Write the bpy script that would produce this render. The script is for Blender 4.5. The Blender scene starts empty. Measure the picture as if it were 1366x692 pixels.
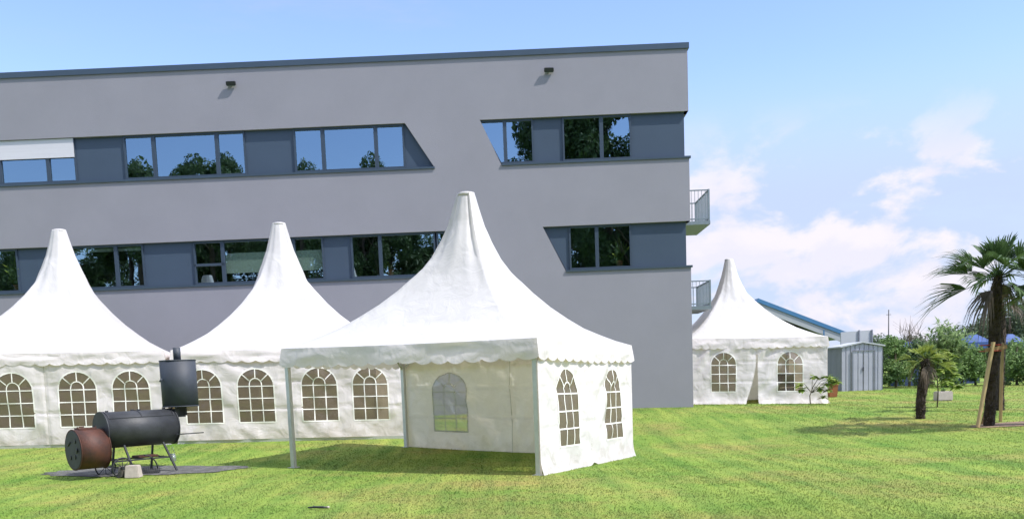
import bpy, bmesh, math, random
import numpy as np
from mathutils import Vector, Matrix, noise
random.seed(7); np.random.seed(7)
D = bpy.data; SC = bpy.context.scene; COL = SC.collection
R = math.radians
EYE = 1.75

# ------------------------------------------------------------ camera
F, PITCH, ROLL, PY = 1291.9, -0.111, 0.038, 644.4
fwd = Vector((0, math.cos(PITCH), math.sin(PITCH)))
up0 = Vector((0, -math.sin(PITCH), math.cos(PITCH)))
rt0 = Vector((1, 0, 0))
rt = rt0 * math.cos(ROLL) - up0 * math.sin(ROLL)
up = rt0 * math.sin(ROLL) + up0 * math.cos(ROLL)
cam_d = D.cameras.new('camera'); cam = D.objects.new('camera', cam_d); COL.objects.link(cam)
m = Matrix.Identity(4)
for i in range(3):
    m[i][0] = rt[i]; m[i][1] = up[i]; m[i][2] = -fwd[i]
m[2][3] = EYE
cam.matrix_world = m
cam_d.sensor_width = 36; cam_d.lens = 36 * F / 1366
cam_d.shift_y = (PY - 346) / 1366
cam_d.clip_start = 0.1; cam_d.clip_end = 3000
SC.camera = cam

def ray(px, py):
    return fwd + rt * ((px - 683) / F) + up * ((PY - py) / F)
def at(px, py, dist):            # the point at depth `dist` metres that the photograph shows there
    v = ray(px, py); v = v * (dist / v.y)
    return Vector((v.x, v.y, v.z + EYE))

# ------------------------------------------------------------ terrain
CP = [(0,0,.0),(-6,6,.0),(6,6,.0),(0,12,.0),(-8,14,.03),(8,14,-.03),(.52,17,-.02),(-4.54,19.75,.065),(2.69,21.2,-.10),(-2.37,23.95,.05),
      (-16,22,.40),(-12.86,24.4,.40),(-8.57,25,.31),(-3,25.6,.24),(6.6,35.6,.42),(11.57,35.25,.30),(14.9,43.5,.49),(6.2,33,.5),
      (-8,20,.10),(-12,19,.2),(11.5,23.2,.10),(11,26.5,.15),(18,35,.22),(24,48,.35),(4.5,27,.08),(-20,33,.4),(-5,33,.45),(15,15,.0),(40,60,.4),(-40,40,.4),(0,60,.4),(30,20,.1),(-30,10,.1)]
_cp = np.array(CP); SG = 7.0
_K = np.exp(-((_cp[:,None,:2]-_cp[None,:,:2])**2).sum(-1)/(2*SG*SG)) + np.eye(len(CP))*0.02
_W = np.linalg.solve(_K, _cp[:,2]-0.25)
def gz_arr(x, y):
    d2 = (x[:,None]-_cp[None,:,0])**2 + (y[:,None]-_cp[None,:,1])**2
    return 0.25 + np.exp(-d2/(2*SG*SG)) @ _W
def gz(x, y):
    return float(gz_arr(np.array([x]), np.array([y]))[0])
def hit(px, py):                 # where the photograph's pixel meets the lawn
    v = ray(px, py); lo, hi = 5.0, 90.0
    for _ in range(40):
        mid = (lo+hi)/2; p = v*(mid/v.y)
        if p.z + EYE > gz(p.x, p.y): lo = mid
        else: hi = mid
    p = v*(lo/v.y)
    return Vector((p.x, p.y, gz(p.x, p.y)))

# ------------------------------------------------------------ materials
def mat(name, col, rough=.6, metal=0., spec=.5, noise_s=None, var=.15, bump=0., bump_s=None, col2=None, stretch=(1,1,1), coat=0.):
    M = D.materials.new(name); M.use_nodes = True; nt = M.node_tree; b = nt.nodes['Principled BSDF']
    b.inputs['Base Color'].default_value = (*col, 1); b.inputs['Roughness'].default_value = rough
    b.inputs['Metallic'].default_value = metal; b.inputs['Specular IOR Level'].default_value = spec
    b.inputs['Coat Weight'].default_value = coat
    tc = nt.nodes.new('ShaderNodeTexCoord'); mp = nt.nodes.new('ShaderNodeMapping'); mp.inputs['Scale'].default_value = stretch
    nt.links.new(tc.outputs['Object'], mp.inputs[0])
    if noise_s:
        n = nt.nodes.new('ShaderNodeTexNoise'); n.inputs['Scale'].default_value = noise_s; n.inputs['Detail'].default_value = 8
        n.inputs['Roughness'].default_value = .65
        nt.links.new(mp.outputs[0], n.inputs['Vector'])
        r = nt.nodes.new('ShaderNodeValToRGB'); r.color_ramp.elements[0].position = .3; r.color_ramp.elements[1].position = .7
        c2 = col2 or tuple(c*(1+var) for c in col); c1 = col if col2 else tuple(c*(1-var) for c in col)
        r.color_ramp.elements[0].color = (*c1, 1); r.color_ramp.elements[1].color = (*c2, 1)
        nt.links.new(n.outputs['Fac'], r.inputs[0]); nt.links.new(r.outputs[0], b.inputs['Base Color'])
    if bump:
        n2 = nt.nodes.new('ShaderNodeTexNoise'); n2.inputs['Scale'].default_value = bump_s or 40; n2.inputs['Detail'].default_value = 6
        nt.links.new(mp.outputs[0], n2.inputs['Vector'])
        bp = nt.nodes.new('ShaderNodeBump'); bp.inputs['Strength'].default_value = bump; bp.inputs['Distance'].default_value = .02
        nt.links.new(n2.outputs['Fac'], bp.inputs['Height']); nt.links.new(bp.outputs[0], b.inputs['Normal'])
    return M

def leaf_mat(name, c1, c2, trans=.3, scale=3.):
    M = D.materials.new(name); M.use_nodes = True; nt = M.node_tree; b = nt.nodes['Principled BSDF']; out = nt.nodes['Material Output']
    b.inputs['Roughness'].default_value = .55; b.inputs['Specular IOR Level'].default_value = .3
    tc = nt.nodes.new('ShaderNodeTexCoord'); n = nt.nodes.new('ShaderNodeTexNoise'); n.inputs['Scale'].default_value = scale; n.inputs['Detail'].default_value = 5
    nt.links.new(tc.outputs['Object'], n.inputs['Vector'])
    r = nt.nodes.new('ShaderNodeValToRGB'); r.color_ramp.elements[0].position = .32; r.color_ramp.elements[1].position = .68
    r.color_ramp.elements[0].color = (*c1, 1); r.color_ramp.elements[1].color = (*c2, 1)
    nt.links.new(n.outputs['Fac'], r.inputs[0]); nt.links.new(r.outputs[0], b.inputs['Base Color'])
    t = nt.nodes.new('ShaderNodeBsdfTranslucent'); nt.links.new(r.outputs[0], t.inputs['Color'])
    mx = nt.nodes.new('ShaderNodeMixShader'); mx.inputs[0].default_value = trans
    nt.links.new(b.outputs[0], mx.inputs[1]); nt.links.new(t.outputs[0], mx.inputs[2]); nt.links.new(mx.outputs[0], out.inputs[0])
    return M

def tarp_mat(name, col, tcol, trans, bump=.25):
    M = D.materials.new(name); M.use_nodes = True; nt = M.node_tree; b = nt.nodes['Principled BSDF']; out = nt.nodes['Material Output']
    b.inputs['Roughness'].default_value = .42; b.inputs['Specular IOR Level'].default_value = .35
    tc = nt.nodes.new('ShaderNodeTexCoord')
    n = nt.nodes.new('ShaderNodeTexNoise'); n.inputs['Scale'].default_value = 1.3; n.inputs['Detail'].default_value = 8; n.inputs['Roughness'].default_value = .7
    nt.links.new(tc.outputs['Object'], n.inputs['Vector'])
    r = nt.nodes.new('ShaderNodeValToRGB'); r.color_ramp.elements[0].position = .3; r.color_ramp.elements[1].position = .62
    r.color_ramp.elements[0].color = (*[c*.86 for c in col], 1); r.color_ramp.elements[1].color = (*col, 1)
    nt.links.new(n.outputs['Fac'], r.inputs[0])
    # grubby marks: a ragged splash line along the hem and a few smears higher up
    sp = nt.nodes.new('ShaderNodeSeparateXYZ'); nt.links.new(tc.outputs['Object'], sp.inputs[0])
    nd = nt.nodes.new('ShaderNodeTexNoise'); nd.inputs['Scale'].default_value = 3.5; nd.inputs['Detail'].default_value = 7; nd.inputs['Roughness'].default_value = .7
    nt.links.new(tc.outputs['Object'], nd.inputs['Vector'])
    mr = nt.nodes.new('ShaderNodeMapRange'); mr.interpolation_type = 'SMOOTHSTEP'; mr.inputs[1].default_value = .55; mr.inputs[2].default_value = .0; nt.links.new(sp.outputs['Z'], mr.inputs[0])
    ad = nt.nodes.new('ShaderNodeMath'); ad.operation = 'MULTIPLY_ADD'; nt.links.new(mr.outputs[0], ad.inputs[0]); ad.inputs[1].default_value = .30; nt.links.new(nd.outputs['Fac'], ad.inputs[2])
    m2 = nt.nodes.new('ShaderNodeMapRange'); m2.interpolation_type = 'SMOOTHSTEP'; m2.inputs[1].default_value = .60; m2.inputs[2].default_value = .86; m2.inputs[4].default_value = .36; nt.links.new(ad.outputs[0], m2.inputs[0])
    dm = nt.nodes.new('ShaderNodeMix'); dm.data_type = 'RGBA'; nt.links.new(m2.outputs[0], dm.inputs[0]); nt.links.new(r.outputs[0], dm.inputs[6]); dm.inputs[7].default_value = (.36,.31,.24,1)
    nt.links.new(dm.outputs[2], b.inputs['Base Color'])
    n2 = nt.nodes.new('ShaderNodeTexNoise'); n2.inputs['Scale'].default_value = 2.2; n2.inputs['Detail'].default_value = 4; n2.inputs['Distortion'].default_value = 1.2
    nt.links.new(tc.outputs['Object'], n2.inputs['Vector'])
    bp = nt.nodes.new('ShaderNodeBump'); bp.inputs['Strength'].default_value = bump; bp.inputs['Distance'].default_value = .12
    nt.links.new(n2.outputs['Fac'], bp.inputs['Height']); nt.links.new(bp.outputs[0], b.inputs['Normal'])
    t = nt.nodes.new('ShaderNodeBsdfTranslucent'); t.inputs['Color'].default_value = (*tcol, 1)
    mx = nt.nodes.new('ShaderNodeMixShader'); mx.inputs[0].default_value = trans
    nt.links.new(b.outputs[0], mx.inputs[1]); nt.links.new(t.outputs[0], mx.inputs[2]); nt.links.new(mx.outputs[0], out.inputs[0])
    return M

def film_mat(name, tint, film, k, gloss=.06):
    M = D.materials.new(name); M.use_nodes = True; nt = M.node_tree; out = nt.nodes['Material Output']; nt.nodes.remove(nt.nodes['Principled BSDF'])
    t = nt.nodes.new('ShaderNodeBsdfTransparent'); t.inputs[0].default_value = (*tint, 1)
    d = nt.nodes.new('ShaderNodeBsdfDiffuse'); d.inputs[0].default_value = (*film, 1)
    g = nt.nodes.new('ShaderNodeBsdfGlossy'); g.inputs['Roughness'].default_value = .08
    m1 = nt.nodes.new('ShaderNodeMixShader'); m1.inputs[0].default_value = k
    m2 = nt.nodes.new('ShaderNodeMixShader'); m2.inputs[0].default_value = gloss
    nt.links.new(t.outputs[0], m1.inputs[1]); nt.links.new(d.outputs[0], m1.inputs[2])
    nt.links.new(m1.outputs[0], m2.inputs[1]); nt.links.new(g.outputs[0], m2.inputs[2]); nt.links.new(m2.outputs[0], out.inputs[0])
    return M

def glass_mat(name, refl, tint, gcol=(1,1,1)):
    M = D.materials.new(name); M.use_nodes = True; nt = M.node_tree; out = nt.nodes['Material Output']; nt.nodes.remove(nt.nodes['Principled BSDF'])
    t = nt.nodes.new('ShaderNodeBsdfTransparent'); t.inputs[0].default_value = (*tint, 1)
    g = nt.nodes.new('ShaderNodeBsdfGlossy'); g.inputs['Roughness'].default_value = .0; g.inputs[0].default_value = (*gcol, 1)
    n = nt.nodes.new('ShaderNodeTexNoise'); n.inputs['Scale'].default_value = .9; tc = nt.nodes.new('ShaderNodeTexCoord')
    nt.links.new(tc.outputs['Object'], n.inputs['Vector'])
    bp = nt.nodes.new('ShaderNodeBump'); bp.inputs['Strength'].default_value = .10; bp.inputs['Distance'].default_value = .02
    nt.links.new(n.outputs['Fac'], bp.inputs['Height']); nt.links.new(bp.outputs[0], g.inputs['Normal'])
    mx = nt.nodes.new('ShaderNodeMixShader'); mx.inputs[0].default_value = refl
    nt.links.new(t.outputs[0], mx.inputs[1]); nt.links.new(g.outputs[0], mx.inputs[2]); nt.links.new(mx.outputs[0], out.inputs[0])
    return M

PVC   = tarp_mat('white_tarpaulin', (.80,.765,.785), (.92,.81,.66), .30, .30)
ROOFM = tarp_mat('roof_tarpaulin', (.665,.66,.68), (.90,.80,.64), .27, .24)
SEAM  = mat('seam_grey', (.50,.48,.44), .6)
TRIM  = mat('window_bars_white', (.78,.77,.72), .5)
FILMH = film_mat('hazy_window_film', (.72,.74,.74), (.62,.63,.60), .42)
FILM  = film_mat('window_film', (.56,.52,.46), (.24,.19,.14), .28)
ALU   = mat('aluminium_post', (.55,.56,.55), .38, .6, noise_s=6, var=.08)
RUSTED= mat('rusty_strap', (.22,.10,.05), .8)
PLAST = mat('grey_render', (.238,.234,.266), .9, noise_s=.5, var=.045, bump=.25, bump_s=60)
CLAD  = mat('blue_grey_cladding', (.044,.066,.100), .42, .0, noise_s=.7, var=.07)
COPE  = mat('coping_metal', (.055,.080,.108), .4, .3, noise_s=1, var=.08)
FRAME = mat('window_frame_slate', (.036,.054,.080), .4)
DARK  = mat('dark_metal', (.02,.023,.028), .5, noise_s=5, var=.3)
GLASS = glass_mat('office_glass', .36, (.55,.62,.60), (.66,.86,.96))
ROOM  = mat('office_room', (.16,.17,.16), .9)
SHADE = mat('roller_shade', (.62,.70,.62), .8)
BLIND = mat('outside_blind', (.55,.54,.58), .6, noise_s=.8, var=.05, stretch=(1,1,40))
GALV  = mat('galvanised_steel', (.22,.26,.28), .45, .5, noise_s=9, var=.12)
WOOD  = mat('raw_timber', (.46,.33,.17), .75, noise_s=3, var=.2, stretch=(1,1,.1))
WOOD2 = mat('old_timber', (.28,.17,.08), .8, noise_s=3, var=.2)
BARK  = mat('palm_bark', (.055,.040,.030), .95, noise_s=9, var=.5, bump=.8, bump_s=30)
BARK2 = mat('tree_bark', (.10,.075,.055), .9, noise_s=5, var=.4, bump=.6, bump_s=20)
CONC  = mat('concrete', (.24,.22,.20), .9, noise_s=12, var=.15, bump=.4, bump_s=60)
CONC2 = mat('pale_concrete', (.40,.355,.32), .9, noise_s=12, var=.12, bump=.4, bump_s=60)
BLACK = mat('black_heatproof_paint', (.028,.031,.037), .55, .1, noise_s=4, var=.35, bump=.15, bump_s=25)
DRUM  = mat('chimney_drum_paint', (.034,.042,.058), .62, .0, noise_s=3, var=.2, bump=.1, bump_s=20)
RUST  = mat('rusted_steel', (.030,.016,.014), .65, .1, noise_s=3.2, col2=(.105,.032,.017), bump=.25, bump_s=30)
ORNG  = mat('orange_plastic', (.24,.08,.03), .6)
SOIL  = mat('bare_soil', (.20,.14,.09), .95, noise_s=5, var=.35, bump=.8, bump_s=25)
SHEDM = mat('shed_sheet_metal', (.36,.36,.42), .5, .2, noise_s=1.5, var=.10)
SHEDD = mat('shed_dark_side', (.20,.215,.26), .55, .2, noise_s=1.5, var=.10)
BLUER = mat('blue_roof_metal', (.05,.16,.31), .4, .1, noise_s=1, var=.1)
BLUET = mat('blue_tarpaulin', (.02,.06,.20), .5, noise_s=2, var=.35)
NAVY  = mat('navy_panel', (.015,.035,.11), .6, noise_s=2, var=.4)
PALEW = mat('pale_fascia', (.33,.35,.37), .7, noise_s=1, var=.06)
BLOCK = mat('light_grey_panel', (.40,.42,.45), .7, noise_s=1, var=.06)
PALML = leaf_mat('palm_leaf', (.045,.085,.035), (.10,.165,.06), .25)
PALMY = leaf_mat('young_palm_leaf', (.15,.22,.045), (.31,.36,.08), .4)
DEADL = leaf_mat('dry_palm_leaf', (.10,.08,.06), (.17,.13,.09), .2)
LEAF1 = leaf_mat('bush_leaf', (.09,.165,.045), (.20,.31,.10), .35, 2.)
LEAF2 = leaf_mat('hedge_leaf', (.05,.10,.04), (.115,.18,.07), .3, 2.)
LEAF3 = leaf_mat('bamboo_leaf', (.20,.31,.13), (.34,.42,.22), .35, 2.)
LEAF4 = leaf_mat('far_leaf', (.06,.09,.05), (.11,.15,.08), .3, .8)
LEAF5 = leaf_mat('plant_leaf', (.18,.29,.05), (.32,.38,.10), .35, 4.)
LEAF6 = leaf_mat('grey_far_leaf', (.13,.13,.09), (.19,.19,.13), .3, .8)

# ------------------------------------------------------------ builders
def obj(name, bm, m, parent=None, smooth=False, **props):
    me = D.meshes.new(name)
    bm.normal_update(); bm.to_mesh(me); bm.free()
    for mm in (m if isinstance(m, (list, tuple)) else [m]): me.materials.append(mm)
    if smooth:
        for p in me.polygons: p.use_smooth = True
    o = D.objects.new(name, me); COL.objects.link(o)
    if parent: o.parent = parent
    for k, v in props.items(): o[k] = v
    return o
def origin(o, loc):              # give a top-level mesh an origin at its own base
    loc = Vector(loc); o.data.transform(Matrix.Translation(-loc)); o.location = loc; return o
def thing(name, label, cat, loc=(0,0,0), rz=0, group=None):
    o = D.objects.new(name, None); COL.objects.link(o); o.location = loc; o.rotation_euler = (0,0,rz); o.empty_display_size = .2
    o['label'] = label; o['category'] = cat
    if group: o['group'] = group
    return o
def NB(): return bmesh.new()
def box(bm, a, b, M=None, mi=0):
    (x0,y0,z0),(x1,y1,z1) = a,b
    vs = [bm.verts.new((M @ Vector(p)) if M else p) for p in ((x0,y0,z0),(x1,y0,z0),(x1,y1,z0),(x0,y1,z0),(x0,y0,z1),(x1,y0,z1),(x1,y1,z1),(x0,y1,z1))]
    for f in ((0,3,2,1),(4,5,6,7),(0,1,5,4),(1,2,6,5),(2,3,7,6),(3,0,4,7)):
        bm.faces.new([vs[i] for i in f]).material_index = mi
def bevel(bm, w, seg=2):
    bmesh.ops.bevel(bm, geom=bm.edges[:], offset=w, segments=seg, affect='EDGES', clamp_overlap=True)
def frame_of(d):
    d = d.normalized(); a = Vector((0,0,1)) if abs(d.z) < .9 else Vector((1,0,0))
    x = d.cross(a).normalized(); return x, d.cross(x).normalized()
def tube(bm, pts, rad, n=10, cap=True, mi=0):
    pts = [Vector(p) for p in pts]; rings = []
    if not isinstance(rad, (list,tuple)): rad = [rad]*len(pts)
    px = None
    for i, p in enumerate(pts):
        d = (pts[min(i+1,len(pts)-1)] - pts[max(i-1,0)])
        x, y = frame_of(d)
        if px is not None:
            x = (px - d.normalized()*px.dot(d.normalized())).normalized(); y = d.normalized().cross(x)
        px = x
        rings.append([bm.verts.new(p + (x*math.cos(2*math.pi*k/n) + y*math.sin(2*math.pi*k/n))*rad[i]) for k in range(n)])
    for a, b in zip(rings, rings[1:]):
        for k in range(n):
            f = bm.faces.new((a[k], a[(k+1)%n], b[(k+1)%n], b[k])); f.smooth = True; f.material_index = mi
    if cap:
        bm.faces.new(rings[0][::-1]).material_index = mi; bm.faces.new(rings[-1]).material_index = mi
def bar(bm, a, b, w, h, mi=0):   # rectangular bar between two points
    a, b = Vector(a), Vector(b); d = (b-a); x, y = frame_of(d)
    if abs(d.normalized().z) < .9: x, y = d.normalized().cross(Vector((0,0,1))).normalized(), None; y = x.cross(d.normalized())
    vs = []
    for p in (a, b):
        for s, t in ((-1,-1),(1,-1),(1,1),(-1,1)): vs.append(bm.verts.new(p + x*s*w/2 + y*t*h/2))
    for f in ((0,3,2,1),(4,5,6,7),(0,1,5,4),(1,2,6,5),(2,3,7,6),(3,0,4,7)): bm.faces.new([vs[i] for i in f]).material_index = mi
def prism(bm, poly, ex, mi=0):   # poly: list of Vector, ex: extrusion Vector
    a = [bm.verts.new(p) for p in poly]; b = [bm.verts.new(p+ex) for p in poly]
    bm.faces.new(a).material_index = mi; bm.faces.new(b[::-1]).material_index = mi
    for i in range(len(a)):
        j = (i+1) % len(a); bm.faces.new((a[j], a[i], b[i], b[j])).material_index = mi

# ------------------------------------------------------------ ground
def ground():
    xs = np.unique(np.concatenate([-np.geomspace(40,900,14), np.arange(-40,40.1,1.0), np.geomspace(40,900,14)]))
    ys = np.unique(np.concatenate([-np.geomspace(30,900,12), np.arange(-30,62.1,1.0), np.geomspace(62,1500,16)]))
    X, Y = np.meshgrid(xs, ys); Z = gz_arr(X.ravel(), Y.ravel())
    vs = np.stack([X.ravel(), Y.ravel(), Z], 1)
    nx, ny = len(xs), len(ys)
    idx = np.arange(nx*ny).reshape(ny, nx)
    fs = np.stack([idx[:-1,:-1], idx[:-1,1:], idx[1:,1:], idx[1:,:-1]], -1).reshape(-1,4)
    me = D.meshes.new('lawn'); me.from_pydata(vs.tolist(), [], fs.tolist()); me.update()
    for p in me.polygons: p.use_smooth = True
    o = D.objects.new('lawn', me); COL.objects.link(o); o['kind'] = 'structure'
    return o
def grass_colour(nt, out_socket, blade=False):
    """lawn colour from world position: fresh green with yellow-brown dry patches, faint mowing streaks"""
    g = nt.nodes.new('ShaderNodeNewGeometry'); L = nt.links
    def nz(scale, st=(1,1,1), rot=0, det=5, rough=.6):
        mp = nt.nodes.new('ShaderNodeMapping'); mp.inputs['Scale'].default_value = st; mp.inputs['Rotation'].default_value = (0,0,rot)
        L.new(g.outputs['Position'], mp.inputs[0]); n = nt.nodes.new('ShaderNodeTexNoise'); n.inputs['Scale'].default_value = scale
        n.inputs['Detail'].default_value = det; n.inputs['Roughness'].default_value = rough
        L.new(mp.outputs[0], n.inputs['Vector']); return n.outputs['Fac']
    def ramp(fac, p0, p1, c0, c1):
        r = nt.nodes.new('ShaderNodeValToRGB'); r.color_ramp.elements[0].position = p0; r.color_ramp.elements[1].position = p1
        r.color_ramp.elements[0].color = (*c0,1); r.color_ramp.elements[1].color = (*c1,1); L.new(fac, r.inputs[0]); return r.outputs[0]
    def mix(fac, a, b, mode='MIX'):
        m = nt.nodes.new('ShaderNodeMix'); m.data_type = 'RGBA'; m.blend_type = mode
        if isinstance(fac, float): m.inputs[0].default_value = fac
        else: L.new(fac, m.inputs[0])
        L.new(a, m.inputs[6]) if not isinstance(a, tuple) else setattr(m.inputs[6], 'default_value', (*a,1))
        L.new(b, m.inputs[7]) if not isinstance(b, tuple) else setattr(m.inputs[7], 'default_value', (*b,1))
        return m.outputs[2]
    k = 1.04 if blade else 1.0
    base = ramp(nz(.5, (1,.8,1)), .35, .68, (.130*k,.222*k,.038*k), (.225*k,.280*k,.064*k))
    dry = ramp(nz(.21, (1,1.2,1), .4, 6, .7), .48, .66, (0,0,0), (.75,.75,.75))
    c = mix(dry, base, (.27*k,.220*k,.080*k))
    streak = ramp(nz(1.0, (2.6,.16,1), R(-38), 3), .35, .65, (.74,.84,.82), (1.20,1.12,1.10))
    c = mix(1.0, c, streak, 'MULTIPLY')
    tuft = ramp(nz(4.5, det=8, rough=.75), .3, .72, (.80,.84,.80), (1.16,1.13,1.12))
    c = mix(1.0, c, tuft, 'MULTIPLY')
    fine = ramp(nz(26, det=4), .3, .7, (.80,.82,.80), (1.14,1.14,1.12))
    c = mix(1.0, c, fine, 'MULTIPLY')
    L.new(c, out_socket)
GM = D.materials.new('lawn_ground'); GM.use_nodes = True
_nt = GM.node_tree; _b = _nt.nodes['Principled BSDF']; _b.inputs['Roughness'].default_value = .9; _b.inputs['Specular IOR Level'].default_value = .1
grass_colour(_nt, _b.inputs['Base Color'])
_g = _nt.nodes.new('ShaderNodeNewGeometry'); _n = _nt.nodes.new('ShaderNodeTexNoise'); _n.inputs['Scale'].default_value = 14; _n.inputs['Detail'].default_value = 8
_nt.links.new(_g.outputs['Position'], _n.inputs['Vector']); _bp = _nt.nodes.new('ShaderNodeBump'); _bp.inputs['Strength'].default_value = .35; _bp.inputs['Distance'].default_value = .018
_nt.links.new(_n.outputs['Fac'], _bp.inputs['Height']); _nt.links.new(_bp.outputs[0], _b.inputs['Normal'])
GB = D.materials.new('grass_blades'); GB.use_nodes = True
_nt = GB.node_tree; _b = _nt.nodes['Principled BSDF']; _b.inputs['Roughness'].default_value = .6; _b.inputs['Specular IOR Level'].default_value = .2
grass_colour(_nt, _b.inputs['Base Color'], True)
_g = _nt.nodes.new('ShaderNodeNewGeometry'); _v = _nt.nodes.new('ShaderNodeVectorMath'); _v.operation = 'MULTIPLY_ADD'   # rounded, mostly upright shading of the thin blades
_nt.links.new(_g.outputs['Normal'], _v.inputs[0]); _v.inputs[1].default_value = (.35,.35,.2); _v.inputs[2].default_value = (0,0,1)
_w = _nt.nodes.new('ShaderNodeVectorMath'); _w.operation = 'NORMALIZE'; _nt.links.new(_v.outputs[0], _w.inputs[0]); _nt.links.new(_w.outputs[0], _b.inputs['Normal'])
_t = _nt.nodes.new('ShaderNodeBsdfTranslucent'); grass_colour(_nt, _t.inputs['Color'], True)
_m = _nt.nodes.new('ShaderNodeMixShader'); _m.inputs[0].default_value = .3; _nt.links.new(_b.outputs[0], _m.inputs[1]); _nt.links.new(_t.outputs[0], _m.inputs[2]); _nt.links.new(_m.outputs[0], _nt.nodes['Material Output'].inputs[0])
lawn = ground(); lawn.data.materials.append(GM)

def in_poly(x, y, P):
    c = np.zeros(len(x), bool); n = len(P)
    for i in range(n):
        x0,y0 = P[i]; x1,y1 = P[(i+1)%n]
        t = ((y0 > y) != (y1 > y)) & (x < (x1-x0)*(y-y0)/((y1-y0) if y1 != y0 else 1e-9)+x0); c ^= t
    return c
def blades(n, avoid):
    y = 10.3 + (52-10.3)*np.random.rand(n)**1.75
    x = (np.random.rand(n)*2-1)*(.575*y+.4)
    keep = np.ones(n, bool)
    for (cx,cy,rx,ry) in avoid: keep &= ((x-cx)/rx)**2+((y-cy)/ry)**2 > 1
    keep &= ~((x < 6.3) & (y > 32.9))
    # patchy growth
    keep &= np.random.rand(n) < .55+.45*np.sin(x*1.7+np.sin(y*.9)*2)*np.sin(y*1.3+x*.4)+.35
    x, y = x[keep], y[keep]; n = len(x); z = gz_arr(x, y)
    a = np.random.rand(n)*2*math.pi; sc = 1+.03*(y-10)
    h = (.008+.015*np.random.rand(n))*sc; w = (.0045+.004*np.random.rand(n))*sc
    dx, dy = np.cos(a)*w, np.sin(a)*w
    la = np.random.rand(n)*2*math.pi; le = h*(.2+.9*np.random.rand(n)); tx, ty = np.cos(la)*le, np.sin(la)*le
    V = np.empty((n,3,3)); V[:,0] = np.stack([x-dx,y-dy,z-.004],1); V[:,1] = np.stack([x+dx,y+dy,z-.004],1); V[:,2] = np.stack([x+tx,y+ty,z+h],1)
    me = D.meshes.new('grass'); me.vertices.add(n*3); me.vertices.foreach_set('co', V.ravel())
    me.loops.add(n*3); me.loops.foreach_set('vertex_index', np.arange(n*3, dtype=np.int32))
    me.polygons.add(n); me.polygons.foreach_set('loop_start', np.arange(0,n*3,3,dtype=np.int32))
    me.update(calc_edges=True); me.materials.append(GB)
    o = D.objects.new('grass', me); COL.objects.link(o); o['kind'] = 'stuff'; o['label'] = 'short mown lawn grass with yellowish dry patches'; o['category'] = 'grass'

# ------------------------------------------------------------ tents
def wrinkle(P, u, v, W, seed, panels, amp=1.0):
    """outward displacement of a wall sheet; u metres along, v metres up"""
    q = Vector((u*.55+seed*7.1, v*.9, seed*3.3))
    d = noise.noise(q)*.05 + noise.noise(Vector((u*1.7+v*1.6+seed, v*1.1-u*.5, seed*2.)))*.030
    # diagonal tension folds running from the corners
    s = (u - v*.75)*9 + noise.noise(q*1.5)*3
    d += .020*math.sin(s)*max(0, noise.noise(Vector((u*.8, v*.8, seed+5)))*2.2)
    s2 = (u*.8 + v*1.1)*8 + noise.noise(q*1.9+Vector((4,2,1)))*3
    d += .018*math.sin(s2)*max(0, noise.noise(Vector((u*.9+9, v*.7, seed+15)))*2.2)
    d += noise.noise(Vector((u*5, v*5, seed)))*.008
    for vc in (.82, 1.52): d -= .020*math.exp(-((v-vc-.02*math.sin(u*2+seed))/.022)**2)
    for pc in panels: d -= .02*math.exp(-((u-pc)/.03)**2)
    e = min(u, W-u)/.25
    if e < 1: d *= max(0, e)
    return d*amp
WW, WH, WB = .93, 1.42, .44     # arched window: width, height, sill height
def arch_in(x, y):               # x from centre, y from sill; signed distance-ish (>0 inside)
    r = WW/2; ys = WH - r
    if y <= ys: return min(r-abs(x), y)
    return r - math.hypot(x, y-ys)
def arch_snap(x, y, tol):
    r = WW/2; ys = WH - r; d = arch_in(x, y)
    if abs(d) > tol: return x, y
    if y > ys:
        L = math.hypot(x, y-ys); return x*r/L, ys+(y-ys)*r/L
    if abs(y) < abs(r-abs(x)) and abs(x) < r: return x, 0.
    if y < 0: return x, y
    return math.copysign(r, x), y

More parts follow.
